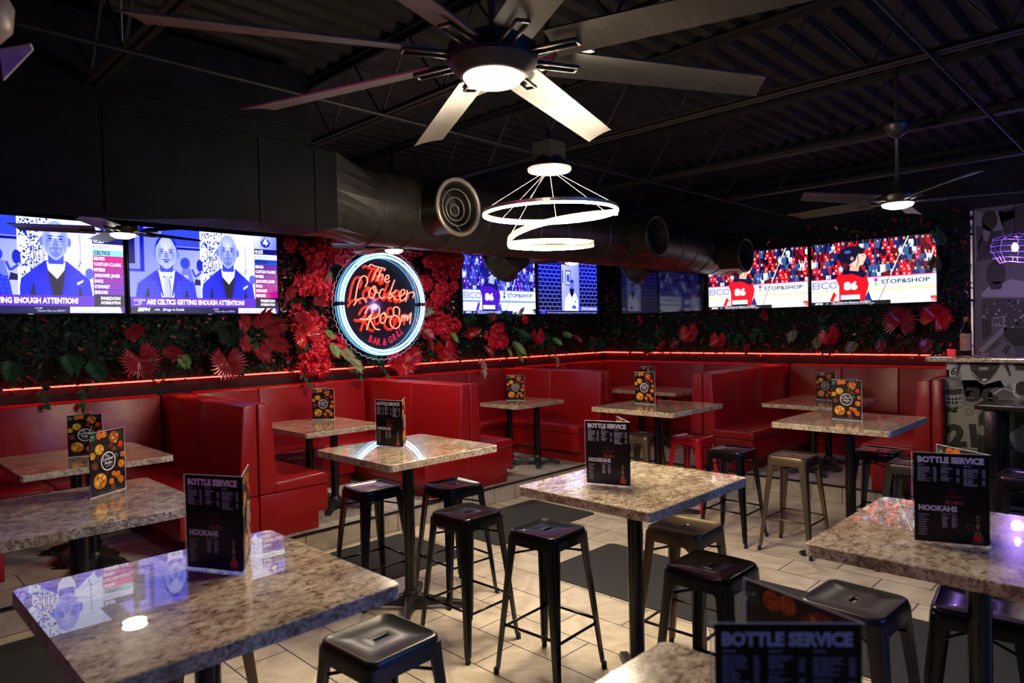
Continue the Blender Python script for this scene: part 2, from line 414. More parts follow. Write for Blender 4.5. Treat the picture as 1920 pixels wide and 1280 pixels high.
# ---------------------------------------------------------------- banquettes
TL = lambda a, b, z: (a, b, z)
TR = lambda a, b, z: (b+2.3, a, z)            # right row: b measured so that the wall (7.05) sits at x = 9.35
def bextr(T, poly, b0, b1):
    k = MB(); k.rings([[T(a, b0, z) for a, z in poly], [T(a, b1, z) for a, z in poly]]); return k
def aextr(T, poly, a0, a1):
    k = MB(); k.rings([[T(a0, b, z) for b, z in poly], [T(a1, b, z) for b, z in poly]]); return k
def side_bench(T, s, d, bf, label, seat=.61, bb=6.87, notch=True, splits=(.5,)):
    loc = T(s, bf, P_); t = thing('banquette_bench', label, 'banquette', loc, group='red vinyl banquettes')
    A = lambda q: s+d*q
    base = [(A(.004), P_), (A(.004), .53), (A(seat-.01), .53), (A(seat-.01), .31), (A(seat-.10), .31), (A(seat-.10), P_)]
    if not notch: base = [(A(.004), P_), (A(.004), .53), (A(seat-.01), .53), (A(seat-.01), P_)]
    bextr(T, base, bf, bb+.1).obj('base', M['vinyl'], t, loc, bevel=.008)
    if seat > .3:
        cu = [(A(.13), .532), (A(seat), .532), (A(seat+.004), .60), (A(seat-.03), .630), (A(.13), .622)]
    else: cu = [(A(.13), .532), (A(seat), .532), (A(seat), .62), (A(.13), .622)]
    bextr(T, cu, bf-.004, bb+.02).obj('seat_cushion', M['vinyl'], t, loc, bevel=.018, seg=3)
    bk = [(A(.004), .534), (A(.004), 1.262), (A(.115), 1.252), (A(.152), .66), (A(.155), .534)]
    cuts = [bf+.002]+[bf+(bb-bf)*f for f in splits]+[bb+.12]
    for c0, c1 in zip(cuts, cuts[1:]):
        bextr(T, bk, c0+.001, c1-.001).obj('backrest', M['vinyl'], t, loc, bevel=.014, seg=3)
    return t
def wall_bench(T, a0, a1, label, bw=7.0, sa0=None, sa1=None, n=3):
    loc = T((a0+a1)/2, bw-.3, P_); t = thing('banquette_bench', label, 'banquette', loc, group='red vinyl banquettes')
    sa0 = a0 if sa0 is None else sa0; sa1 = a1 if sa1 is None else sa1
    aextr(T, [(bw-.02, P_), (bw-.02, .53), (bw-.60, .53), (bw-.60, .30), (bw-.52, .30), (bw-.52, P_)], sa0, sa1).obj('base', M['vinyl'], t, loc, bevel=.006)
    cut = [sa0+(sa1-sa0)*i/2 for i in range(3)]
    for c0, c1 in zip(cut, cut[1:]):
        aextr(T, [(bw-.14, .532), (bw-.14, .622), (bw-.59, .63), (bw-.625, .60), (bw-.62, .532)], c0+.001, c1-.001).obj('seat_cushion', M['vinyl'], t, loc, bevel=.018, seg=3)
    cut = [a0+(a1-a0)*i/n for i in range(n+1)]
    for c0, c1 in zip(cut, cut[1:]):
        aextr(T, [(bw-.002, .534), (bw-.002, 1.262), (bw-.115, 1.252), (bw-.155, .66), (bw-.158, .534)], c0+.001, c1-.001).obj('backrest', M['vinyl'], t, loc, bevel=.014, seg=3)
    return t
names = ['left end booth', 'booth under the neon sign', 'third booth before the corner']
seams = [.17, 2.405, 4.65, 6.95]
for i in range(3):
    a, b = seams[i], seams[i+1]
    side_bench(TL, a, 1, 5.2, 'red vinyl booth bench, nearer side of the '+names[i])
    side_bench(TL, b, -1, 5.2, 'red vinyl booth bench, far side of the '+names[i])
    wall_bench(TL, a+.158, b-.158, 'red vinyl wall bench along the back of the '+names[i], sa0=a+.625, sa1=b-.625)
side_bench(TL, seams[3], 1, 5.2, 'red vinyl booth bench at the nearer side of the corner booth')
wall_bench(TL, 7.11, 9.14, 'red vinyl wall bench running into the room corner', sa0=7.58, sa1=8.67, n=2)
wall_bench(TR, 4.13, 6.99, 'red vinyl wall bench of the corner booth on the right wall', sa0=4.26, sa1=6.85, n=3)
side_bench(TR, 3.975, 1, 4.82, 'short red vinyl bench step at the side of the corner booth', seat=.14, splits=(.45,))
side_bench(TR, 3.97, -1, 4.82, 'red vinyl booth bench beside the red stool, right wall booth', splits=(.3, .6))
wall_bench(TR, 1.82, 3.81, 'red vinyl wall bench behind the far right booth table', sa0=2.29, sa1=3.34, n=3)
side_bench(TR, 1.665, 1, 4.82, 'red vinyl booth bench beside the mural bar', splits=(.5,))
k = MB(); k.box((7.12, 1.575, P_), (9.28, 1.66, 1.262)); tag(k.obj('booth_end_panel', M['vinyl'], bevel=.012), 'dark red vinyl end panel between the last booth and the bar', 'panel')

# ---------------------------------------------------------------- bar with mural
t = thing('bar_counter', 'bar with speckled granite top and black and white football mural front', 'bar', (7.6, 0, P_))
k = MB(); k.box((7.25, -2.6, P_), (7.9, 1.565, 1.425)); k.obj('body', M['panel'], t, (7.6, 0, P_))
k = MB(); k.box((7.12, -2.7, 1.427), (8.15, 1.705, 1.468)); k.obj('countertop', M['granite'], t, (7.6, 0, P_), bevel=.006)
def mural_map(px, py):       # position on the bar front, from the print's own grid
    u = (px-1768)/152.; v = (py-682)/178.
    yy = 1.594-.603*u; z = (1.402-.877*v)*(1-u)+(1.414-.818*v)*u
    return yy, z
A = Art(.0002); GAM = 1.5
G = lambda v: (v, v, int(v*.96))
def ml(pts, c): A.poly([mural_map(1720+x/4.57, 640+y/4.57) for x, y in pts], c)
A.poly([mural_map(1775, 680), mural_map(2500, 680), mural_map(2500, 940), mural_map(1775, 940)], G(58))
A.up()
ml([(252, 170), (910, 170), (1300, 170), (1300, 420), (914, 520), (560, 560), (540, 960), (560, 1200), (252, 1200)], G(150))
A.up()
ml([(252, 180), (340, 180), (335, 330), (252, 330)], G(195)); ml([(252, 240), (275, 240), (275, 330), (252, 330)], G(40))
ml([(370, 190), (480, 200), (520, 320), (600, 360), (660, 300), (700, 190), (830, 200), (850, 300), (790, 360), (640, 480), (420, 470), (390, 330)], G(188))
ml([(345, 330), (520, 330), (580, 370), (720, 330), (760, 400), (760, 500), (420, 520), (400, 400)], G(140))
A.up()
ml([(455, 175), (730, 175), (690, 260), (640, 320), (580, 355), (520, 300), (470, 250)], G(14))
ml([(360, 195), (395, 180), (345, 300), (335, 290)], G(30)); ml([(750, 200), (785, 200), (815, 300), (800, 310)], G(30))
ml([(830, 190), (914, 180), (914, 250), (860, 250)], G(20))
A.up()
ml([(540, 222), (620, 218), (620, 248), (540, 250)], G(190)); ml([(565, 320), (610, 316), (600, 345), (572, 345)], G(215))
A.line([mural_map(1720+x/4.57, 640+y/4.57) for x, y in [(470, 230), (520, 240), (640, 245), (700, 200)]], .006, G(120))
A.line([mural_map(1720+x/4.57, 640+y/4.57) for x, y in [(480, 280), (530, 330), (575, 345), (640, 320), (680, 240)]], .008, G(100))
def mt(s, x, y, h, c, w=None, bold=.03, rot=0, shear=0):
    yy, z = mural_map(1720+x/4.57, 640+y/4.57); b = len(A.v); A.text(s, 0, 0, h, c, w, bold, shear, rot)
    for i in range(b, len(A.v)): v = A.v[i]; A.v[i] = (yy-v[0], z+v[1], v[2])
mt('30', 420, 505, .118, G(28), .255, .05); mt('6', 285, 280, .07, G(40), .04, .03, -.2)
# second player: helmet with face guard
A.up()
hx = lambda x, y: mural_map(1720+x/4.57, 640+y/4.57)
c = hx(300, 420); A.ell(c[0], c[1], .095, .125, G(120), 24); A.up(); A.rad(hx(300, 370)[0], hx(300, 370)[1], .085, .075, G(170), G(110))
A.up(); ml([(252, 390), (385, 400), (380, 460), (252, 455)], G(22)); ml([(252, 470), (375, 480), (350, 540), (270, 530)], G(30))
A.up()
for yq in (400, 460, 475, 505, 540): A.line([hx(222, yq-5), hx(300, yq+5), hx(395, yq-5)], .006, G(205))
for xq in (250, 290, 320, 355): A.line([hx(xq, 460), hx(xq+4, 545)], .005, G(200))
ml([(225, 545), (300, 575), (355, 550), (335, 610), (250, 580)], G(12))
A.up(); ml([(252, 620), (400, 560), (520, 560), (540, 960), (252, 960)], G(168)); ml([(225, 550), (300, 590), (345, 590), (335, 610), (240, 590)], G(14))
A.up(); c = hx(452, 602); A.ring(c[0], c[1], .028, .034, G(90), 24); A.ring(c[0], c[1], .010, .016, G(110), 16)
mt('21', 262, 890, .185, G(48), .235, .06, .09)
# third figure, hands and ball at the right
A.up(); c = hx(740, 440); A.ell(c[0], c[1], .09, .045, G(120), 20, .2); c = hx(880, 340); A.ell(c[0], c[1], .075, .095, G(185), 20)
A.up(); c = hx(900, 400); A.ell(c[0], c[1], .05, .06, G(15), 16); A.line([hx(660, 450), hx(740, 400), (hx(830, 430))], .01, G(200)); A.line([hx(840, 360), hx(830, 450), hx(880, 480)], .014, G(215))
ml([(560, 600), (560, 960), (520, 960), (535, 640)], G(20)); ml([(590, 560), (900, 560), (900, 760), (640, 700)], G(75))
A.up(); c = hx(560, 760); A.ell(c[0], c[1], .03, .045, G(150)); ml([(780, 800), (914, 700), (914, 960), (840, 930)], G(150)); ml([(640, 700), (700, 760), (680, 1000), (640, 1000)], G(120))
for i in range(14): ml([(560+random.uniform(0, 300), 840+random.uniform(0, 200)) for _ in range(3)], G(random.choice([20, 60, 130])))
for q in range(5): ml([(950+q*260, 200), (1100+q*260, 210), (1120+q*260, 500), (960+q*260, 520)], G(170)); ml([(980+q*260, 560), (1150+q*260, 540), (1130+q*260, 1100), (1000+q*260, 1100)], G(120))
A.obj('mural_panel', M['mural'], t, lambda u, v, d: (7.247-d-7.6, u, v-P_))
# bottle and candle cup on the bar
t = thing('liquor_bottle', 'tall dark liquor bottle with a cream paper label on the bar', 'bottle', (7.85, 1.53, 1.469))
k = MB(); k.lathe([(.045, 0), (.049, .006), (.049, .215), (.04, .24), (.018, .265), (.0155, .33), (.0155, .335)], n=24); k.obj('glass_body', mat('dark_bottle_glass', (.012, .006, .004), .06), t, smooth=True)
k = MB(); k.lathe([(.0175, .315), (.0175, .362)], n=20); k.obj('cap', mat('amber_cap', (.5, .12, .03), .3), t, smooth=True)
A2 = Art(.0002); n_ = 14
for i in range(n_):
    u0, u1 = -.075+.15*i/n_, -.075+.15*(i+1)/n_; A2.rect(u0, .035, u1, .20, (205, 170, 150))
A2.up(3); A2.ell(-.0, .13, .016, .017, (200, 130, 40), 16); A2.text('HANDMADE', -.025, .165, .012, (150, 60, 40), .05); A2.text('VODKA', -.02, .085, .011, (90, 60, 50), .04)
A2.rect(-.02, .06, .02, .064, (110, 80, 70)); A2.rect(-.02, .05, .02, .054, (110, 80, 70))
A2.obj('label', M['print'], t, lambda u, v, d: (-(.0495+d)*math.cos(u/.05), -(.0495+d)*math.sin(-u/.05), v) if True else None)
t = thing('candle_cup', 'small red glass candle cup at the end of the bar', 'candle', (7.5, 1.58, 1.469))
k = MB(); k.lathe([(.026, 0), (.034, .004), (.036, .06), (.033, .06), (.030, .01), (.0, .008)], n=20, caps=False); k.obj('cup', mat('red_cup_glass', (.7, .03, .05), .15, 0, (1, .05, .04), .35), t, smooth=True)
k = MB(); k.lathe([(.0, .01), (.028, .01), (.028, .03), (0, .03)], n=16, caps=False); k.obj('wax', mat('wax', (.8, .5, .6), .5), t, smooth=True)

# upper mural print on the right wall
A = Art(.0003)
U = lambda px, py: (1.733-(px-1825)/95.*.469, 3.02-(py-400)/255.*1.56)
def mu(pts, c): A.poly([U(1740+x/4.267, 380+y/4.267) for x, y in pts], c)
A.poly([U(1825, 392), U(2080, 392), U(2080, 690), U(1825, 690)], G(120)); A.up()
mu([(368, 60), (430, 95), (600, 90), (600, 300), (368, 480)], G(150)); mu([(560, 90), (768, 60), (768, 330), (620, 300)], G(70)); mu([(590, 110), (700, 90), (690, 150), (600, 180)], G(40))
A.up(); c = U(1740+492/4.267, 380+155/4.267); A.ell(c[0], c[1], .075, .12, G(34), 22); mu([(430, 160), (520, 240), (600, 240), (590, 330), (540, 460), (380, 470), (400, 330), (440, 250)], G(72))
mu([(600, 230), (640, 220), (680, 300), (640, 310)], G(25)); mu([(380, 180), (440, 200), (430, 300), (385, 400)], G(95))
A.up(); mu([(440, 215), (500, 245), (480, 330), (440, 300)], G(150)); mu([(500, 250), (590, 250), (560, 400), (440, 420)], G(60))
mu([(430, 720), (500, 660), (600, 650), (660, 625), (768, 650), (768, 770), (420, 755)], G(175))
A.up(); c = U(1740+540/4.267, 380+580/4.267); A.ell(c[0], c[1], .092, .155, G(22), 24); A.up(); mu([(480, 640), (600, 640), (580, 700), (500, 700)], G(16)); A.ell(c[0]-.008, c[1]-.005, .07, .11, G(52), 20)
A.up(); A.ell(c[0]+.032, c[1]+.005, .014, .006, G(10)); A.ell(c[0]-.036, c[1]+.005, .014, .006, G(10)); A.ell(c[0]-.004, c[1]-.035, .012, .008, G(28)); A.ell(c[0]-.004, c[1]-.066, .026, .007, G(20)); A.ell(c[0], c[1]+.07, .05, .02, G(75))
mu([(425, 770), (768, 780), (768, 1000), (640, 1000), (420, 900)], G(80)); A.up()
for i in range(60):
    x, y = random.uniform(430, 768), random.uniform(780, 1000); c = U(1740+x/4.267, 380+y/4.267); A.ell(c[0], c[1], .012, .014, G(random.choice([20, 50, 150, 190])), 7)
A.up(); mu([(500, 920), (620, 910), (600, 990), (520, 990)], G(160)); mu([(390, 1180), (600, 990), (640, 1000), (430, 1200)], G(165)); mu([(420, 930), (500, 940), (500, 1050), (430, 1100)], G(30))
mu([(600, 1000), (768, 1010), (768, 1140), (680, 1150), (600, 1060)], G(26)); mu([(500, 1180), (560, 1090), (680, 1150), (700, 1215), (500, 1210)], G(140)); A.up()
def ut(s, x, y, h, c, w=None, rot=0):
    a, z = U(1740+x/4.267, 380+y/4.267); b = len(A.v); A.text(s, 0, 0, h, c, w, .03, 0, rot)
    for i in range(b, len(A.v)): v = A.v[i]; A.v[i] = (a-v[0], z+v[1], v[2])
ut('WE', 510, 975, .07, G(30), .1); ut('8', 585, 1190, .09, G(30), .055, -.4); ut('LAKE', 510, 1175, .045, G(40), .11, .75)
tag(A.obj('mural_print', M['mural'], None, lambda u, v, d: (9.345-d, u, v)), 'black and white athlete mural on the wall behind the bar', 'mural')
k = MB(); k.box((9.33, 1.745, 1.2), (9.35, 1.765, 3.05)); tag(k.obj('mural_edge_strip', M['silver']), 'thin metal strip down the left edge of the wall mural', 'strip')
GAM = 1.0
# caged pendant with a purple bulb
t = thing('pendant_lamp', 'round wire pendant lamp with a glowing purple white bulb by the wall mural', 'lamp', (8.3, 1.2, 2.5))
k = MB()
for z, r in [(-.13, .13), (-.08, .18), (-.02, .2), (.04, .2), (.1, .18)]:
    k.tube([(r*math.cos(q), r*math.sin(q), z+.01*math.sin(q*3)) for q in [2*PI*j/28 for j in range(28)]], .004, 5, True)
for j in range(8): q = PI*j/4; k.tube([(r*math.cos(q), r*math.sin(q), z) for r, z in [(.03, .15), (.18, .1), (.2, .0), (.13, -.13)]], .003, 5)
k.obj('cage', mat('purple_tinted_wire', (.35, .25, .7), .25, .6), t, smooth=True)
k = MB(); k.lathe([(0, -.035), (.022, -.028), (.033, 0), (.022, .028), (.012, .05), (0, .05)], n=18, caps=False); k.obj('bulb', mat('purple_bulb', (1, 1, 1), .4, 0, (.62, .42, 1), 14), t, smooth=True)
k = MB(); k.tube([(0, 0, .05), (0, 0, 1.2)], .004, 6); k.obj('cord', M['blk'], t)
light('pendant_glow', 'POINT', (8.3, 1.2, 2.35), 18, (.45, .25, 1), .05)

# ---------------------------------------------------------------- tables
def rrect(w, h, r, n=5):
    pts = []
    for cx, cy, a in ((w/2-r, h/2-r, 0), (-w/2+r, h/2-r, PI/2), (-w/2+r, -h/2+r, PI), (w/2-r, -h/2+r, 1.5*PI)):
        pts += [(cx+r*math.cos(a+PI/2*i/n), cy+r*math.sin(a+PI/2*i/n)) for i in range(n+1)]
    return pts
def slab(w, h, th, r=.03):
    k = MB(); p = rrect(w, h, r); q = rrect(w-.006, h-.006, r)
    k.rings([[(x, y, -th) for x, y in p], [(x, y, -.003) for x, y in p], [(x, y, 0) for x, y in q]])
    n = len(p); k.m = [0]*len(k.f)
    for i, f in enumerate(k.f):
        if len(f) > 4: k.m[i] = 0
        else: k.m[i] = 1
    k.m[-1] = 0
    return k
def xbase(r=.33):
    k = MB()
    for i in range(4):
        q = PI/2*i+PI/4; c, s = math.cos(q), math.sin(q); rs = []
        for rad, z0, z1, w in ((.02, .02, .10, .045), (.10, .028, .085, .038), (.2, .03, .062, .03), (r-.05, .012, .04, .028), (r, .008, .03, .030)):
            rs.append([(c*rad-s*w, s*rad+c*w, z0), (c*rad+s*w, s*rad-c*w, z0), (c*rad+s*w*.7, s*rad-c*w*.7, z1), (c*rad-s*w*.7, s*rad+c*w*.7, z1)])
        k.rings(rs)
        k.lathe([(.024, 0), (.024, .012)], (c*(r-.03), s*(r-.03), 0), 10)
    k.lathe([(.055, .03), (.055, .09), (.045, .12)], n=20)
    return k
def bar_table(x0, x1, y0, y1, T, label, z=0, poles=((0, 0),), rz=0, group='granite bar tables'):
    t = thing('bar_table' if group[0:11] == 'granite bar' else 'booth_table', label, 'table', ((x0+x1)/2, (y0+y1)/2, z), rz, group)
    k = slab(x1-x0, y1-y0, .042); k.v = [(a, b, c+T-z) for a, b, c in k.v]; k.obj('tabletop', [M['granite'], M['granite_edge']], t)
    for px, py in poles:
        k = MB(); k.tube([(px, py, .09), (px, py, T-z-.05)], .037 if z == 0 else .036, 20); po = k.obj('pole', M['blk'], t, smooth=True, autosmooth=True)
        k = xbase(.40 if z == 0 else .27); k.v = [(a+px, b+py, c) for a, b, c in k.v]; k.obj('base', M['cast'], t, bevel=.004)
        k = MB(); k.box((px-.12, py-.12, T-z-.052), (px+.12, py+.12, T-z-.042)); k.obj('top_plate', M['cast'], t)
    return t
bar_table(2.335, 3.198, 1.54, 2.29, 1.05, 'granite bar table nearest the room centre, under the spiral chandelier, with a bottle menu')
bar_table(2.24, 3.10, 3.20, 4.02, 1.05, 'granite bar table in front of the booth under the neon sign')
bar_table(.385, 1.205, 1.67, 2.525, 1.05, 'large foreground granite table mirroring the blue televisions, lower left')
bar_table(.38, 1.22, 3.14, 3.99, 1.05, 'granite bar table at the left edge with a tall food menu')
bar_table(5.15, 6.07, 3.155, 4.05, 1.05, 'granite bar table with a food menu before the corner booth, beside the red stool')
bar_table(5.12, 6.07, 1.44, 2.28, 1.05, 'granite bar table with a large food menu beside the bronze stool')
bar_table(2.345, 3.2, .08, .935, 1.05, 'granite bar table at the right edge holding a bottle service menu')
bar_table(.56, 1.407, .05, .897, 1.05, 'nearest granite table, only its corner showing at the bottom')
gb = 'granite booth tables'
bar_table(.87, 1.80, 5.26, 6.23, .94, 'granite booth table in the leftmost booth', P_, ((0, -.22), (0, .22)), group=gb)
bar_table(2.93, 3.74, 5.40, 6.40, .94, 'granite booth table in the booth under the neon sign', P_, ((.0, -.26), (0, .2)), group=gb)
bar_table(5.50, 6.33, 5.37, 6.0, .94, 'granite booth table in the booth below the hockey television', P_, ((.12, -.12), (-.1, .12)), group=gb)
bar_table(7.72, 8.47, 4.69, 5.85, .94, 'granite booth table in the corner booth, partly hidden by a menu', P_, ((0, -.2), (0, .2)), group=gb)
bar_table(7.22, 8.35, 2.46, 3.32, .94, 'reddish granite booth table in the right wall booth', P_, ((-.22, 0), (.22, 0)), group=gb)
# black high table by the bar
t = thing('black_table', 'glossy black high table with thick square legs before the bar mural', 'table', (6.75, .75, 0))
k = MB(); k.box((6.52, .1, 1.08), (7.05, 1.22, 1.12)); k.obj('tabletop', M['blk'], t, (6.75, .75, 0), bevel=.004)
for x, y in ((6.62, 1.11), (6.97, 1.11), (6.62, .2), (6.97, .2)):
    k = MB(); k.rings([[(x+a*.045, y+b*.045, 0) for a, b in ((-1, -1), (1, -1), (1, 1), (-1, 1))], [(x+a*.052, y+b*.052, 1.078) for a, b in ((-1, -1), (1, -1), (1, 1), (-1, 1))]]); k.obj('leg', M['blk'], t, (6.75, .75, 0), bevel=.004)

# ---------------------------------------------------------------- stools
def stool_proto(m, label):
    t = thing('metal_stool', label, 'stool', (0, 0, 0), 0, 'square metal bar stools')
    k = MB(); n = 6
    ro = rrect(.30, .30, .04, n); N_ = len(ro)
    def ring(w, r, z, dish=0): return [(x, y, z) for x, y in rrect(w, w, r, n)]
    # pressed seat: skirt, rolled rim, dished top with a slotted hand hole
    hole = []; hole2 = []
    for x, y in ro:
        a = math.atan2(y, x); cx = max(-1, min(1, math.cos(a)*1.5)); cy = math.sin(a)
        hole.append((cx*.027, cy*.0105)); hole2.append((cx*.036, cy*.017))
    rs = [ring(.314, .045, .688), ring(.310, .045, .722), ring(.305, .043, .746), ring(.298, .040, .755), ring(.288, .036, .7585), ring(.276, .034, .7575), ring(.270, .033, .7545)]
    rs.append([(x, y, .7515) for x, y in rrect(.13, .10, .03, n)]); rs.append([(x, y, .752) for x, y in hole2])
    rs.append([(x, y, .750) for x, y in hole]); rs.append([(x, y, .738) for x, y in hole])
    k.rings(rs, False, False); k.obj('seat', m, t, smooth=True)
    for sx in (-1, 1):
        for sy in (-1, 1):
            k = MB(); rs = []
            for z, wd, off in ((.735, .060, .153), (.66, .055, .157), (.5, .047, .170), (.3, .038, .186), (.08, .029, .204), (.03, .026, .208)):
                cx, cy = sx*off, sy*off; th = .012; r_ = .35*wd
                # angle-section leg: two folded flanges with a rounded outer corner
                loop = [(0, -wd), (0, -r_), (-r_*.3, -r_*.3), (-r_, 0), (-wd, 0), (-wd, -th), (-r_-th*.6, -th), (-th, -r_-th*.6), (-th, -wd)]
                rs.append([(cx+sx*a, cy+sy*b, z) for a, b in loop])
            k.rings(rs); lg = k.obj('leg', m, t, smooth=True, autosmooth=True)
            k = MB(); k.lathe([(.013, .0), (.015, .004), (.014, .034)], (sx*.202, sy*.202, 0), 10); k.obj('rubber_foot', M['rubber'], lg, smooth=True)
    for q in range(4):
        a, b = [((-1, -1), (1, -1)), ((1, -1), (1, 1)), ((1, 1), (-1, 1)), ((-1, 1), (-1, -1))][q]
        k = MB(); zf = .245+(.02 if q % 2 else 0); r = .176; k.tube([(a[0]*r, a[1]*r, zf), (b[0]*r, b[1]*r, zf)], .0075, 8); k.obj('footrest_bar', m, t, smooth=True)
    for a, b in (((-1, -1), (1, 1)), ((1, -1), (-1, 1))):
        k = MB(); k.tube([(a[0]*.145, a[1]*.145, .63), (0, 0, .645+.012*a[0]), (b[0]*.145, b[1]*.145, .63)], .006, 6); k.obj('cross_brace', m, t, smooth=True)
    return t
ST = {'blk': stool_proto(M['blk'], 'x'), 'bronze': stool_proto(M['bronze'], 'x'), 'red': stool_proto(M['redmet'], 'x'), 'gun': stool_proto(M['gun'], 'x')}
used = set()
for kind, x, y, rz, label in [
    ('blk', 2.66, 2.39, .06, 'black metal stool left of the central table, pale blue sheen on its seat'),
    ('blk', 2.61, 2.975, .03, 'black metal stool with dark blue seat in front of the table under the neon sign'),
    ('blk', 2.63, 3.97, -.04, 'black metal stool reflecting red, left behind the table under the neon sign'),
    ('blk', 3.03, 3.585, -.06, 'dark metal stool tucked right behind the table under the neon sign'),
    ('gun', 1.33, 1.98, .05, 'dark metal stool at the bottom, beside the large foreground table'),
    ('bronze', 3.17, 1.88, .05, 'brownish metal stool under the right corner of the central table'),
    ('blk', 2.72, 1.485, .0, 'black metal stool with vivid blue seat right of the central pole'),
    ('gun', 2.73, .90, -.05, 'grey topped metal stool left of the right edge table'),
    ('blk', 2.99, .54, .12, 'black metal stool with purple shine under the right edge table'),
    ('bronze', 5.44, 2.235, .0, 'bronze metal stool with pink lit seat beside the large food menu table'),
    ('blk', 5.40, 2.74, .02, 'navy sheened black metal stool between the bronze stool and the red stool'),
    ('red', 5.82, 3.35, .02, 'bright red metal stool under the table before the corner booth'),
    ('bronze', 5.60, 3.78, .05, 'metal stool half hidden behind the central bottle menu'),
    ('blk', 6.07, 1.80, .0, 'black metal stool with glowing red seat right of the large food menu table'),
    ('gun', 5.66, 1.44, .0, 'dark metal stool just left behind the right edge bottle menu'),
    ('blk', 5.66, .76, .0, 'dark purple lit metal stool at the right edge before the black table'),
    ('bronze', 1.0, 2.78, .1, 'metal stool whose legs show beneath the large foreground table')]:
    src = ST[kind]
    if kind in used: dup(src, (x, y, 0), rz, label)
    else: src.location = (x, y, 0); src.rotation_euler = (0, 0, rz); src['label'] = label; used.add(kind)

# ---------------------------------------------------------------- mats
def floor_mat(x0, x1, y0, y1, label, rz=0):
    t = MB(); p = rrect(x1-x0, y1-y0, .05); t.rings([[(x, y, 0.0005) for x, y in p], [(x, y, .006) for x, y in p], [(x*.99, y*.99, .009) for x, y in p]])
    o = t.obj('floor_mat', M['rug']); o.location = ((x0+x1)/2, (y0+y1)/2, 0); o.rotation_euler = (0, 0, rz)
    return tag(o, label, 'mat', 'charcoal floor mats')
floor_mat(2.86, 3.62, 4.12, 5.0, 'charcoal ribbed mat under the stools below the neon sign')
floor_mat(-.3, 1.35, 4.12, 4.98, 'charcoal mat in the dark lower left corner before the left booth')
floor_mat(3.93, 5.25, 4.08, 4.92, 'charcoal mat along the step before the third booth')
floor_mat(3.68, 4.60, -.6, 3.43, 'long charcoal runner behind the central table')

# ---------------------------------------------------------------- menus in clear V stands
W_, H_ = .212, .298
def food_art(orange=False):
    A = Art(.00008); A.rect(0, 0, W_, H_, (14, 12, 16)); A.up()
    r = random.Random(3)
    if orange:
        A.rect(.11, 0, W_, .055, (235, 105, 25)); A.rect(.11, .14, W_, .19, (225, 90, 20)); A.rect(.12, .19, W_, .27, (60, 50, 30)); A.up()
        for i in range(16):
            A.rect(.016, .04+i*.014, .016+r.uniform(.03, .075), .044+i*.014, (150, 150, 155))
        for i in range(5): A.rect(.125, .07+i*.013, .125+r.uniform(.02, .06), .074+i*.013, (170, 165, 150))
        for i in range(24): A.ell(r.uniform(.125, .205), r.uniform(.195, .265), .006, .005, r.choice([(150, 100, 40), (190, 150, 70), (90, 50, 25)]), 7)
        return A
    spots = [(.055, .215, .027, 'y'), (.012, .275, .018, 'g'), (.012, .19, .018, 'y'), (.055, .28, .018, 'o'), (.085, .283, .017, 'o'), (.148, .262, .031, 'm'),
             (.188, .222, .017, 'r'), (.125, .225, .014, 'b'), (.146, .205, .014, 'b'), (.025, .14, .02, 'b'), (.2, .17, .015, 'o'), (.19, .125, .020, 'y2'),
             (.055, .065, .040, 'w'), (.125, .05, .016, 'o'), (.14, .085, .014, 'o'), (.165, .075, .018, 'o'), (.185, .048, .019, 'o'), (.135, .02, .017, 'b'), (.16, .17, .012, 'g'), (.085, .16, .01, 'b')]
    C = {'y': [(200, 150, 40), (225, 190, 80), (130, 80, 25)], 'g': [(40, 90, 70), (190, 210, 150), (30, 60, 45)], 'o': [(205, 110, 30), (235, 150, 60), (120, 55, 20)], 'm': [(150, 80, 30), (225, 190, 90), (170, 60, 25)],
         'r': [(200, 25, 20), (230, 60, 30), (200, 110, 40)], 'b': [(90, 45, 28), (150, 95, 60), (60, 30, 20)], 'y2': [(210, 130, 30), (245, 180, 70), (170, 80, 20)], 'w': [(200, 125, 40), (235, 185, 80), (150, 80, 25)]}
    def cl(x): return min(max(x, .003), W_-.003)
    A.clip = (0, 0, W_, H_)
    for i in range(110): A.ell(r.uniform(0, W_), r.uniform(.02, H_), r.uniform(.003, .009), r.uniform(.003, .008), r.choice([(58, 32, 20), (40, 26, 20), (84, 50, 26), (30, 34, 24), (70, 30, 22)]), 7)
    A.up()
    for x, y, q, c in spots: A.ell(x, y, q, q*.94, C[c][0], 18)
    A.up()
    for x, y, q, c in spots:
        for i in range(34 if q > .025 else 16):
            a, d = r.uniform(0, 2*PI), r.uniform(0, q*.8); A.ell(x+d*math.cos(a), y+d*math.sin(a), q*r.uniform(.12, .3), q*r.uniform(.1, .22), r.choice(C[c]), 7, a); A.up(.1)
    A.clip = None
    A.up(); A.ell(.106, .152, .046, .046, (10, 9, 12), 32); A.up(); A.ring(.106, .152, .040, .0455, (225, 225, 230), 36); A.up()
    wc = (205, 205, 212)
    A.text('The', .086, .174, .012, wc, .024, .02, .3); A.text('Locker', .071, .156, .015, wc, .07, .03, .3, .06); A.text('Ro8m', .082, .138, .014, wc, .05, .03, .3); A.text('BAR & GRILL', .093, .124, .006, wc, .032, .01, 0, .12)
    A.rect(.02, .012, .19, .0125, (110, 110, 110)); A.text('CONSUMING RAW OR UNDERCOOKED FOODS', .03, .006, .003, (130, 130, 130), .14)
    return A
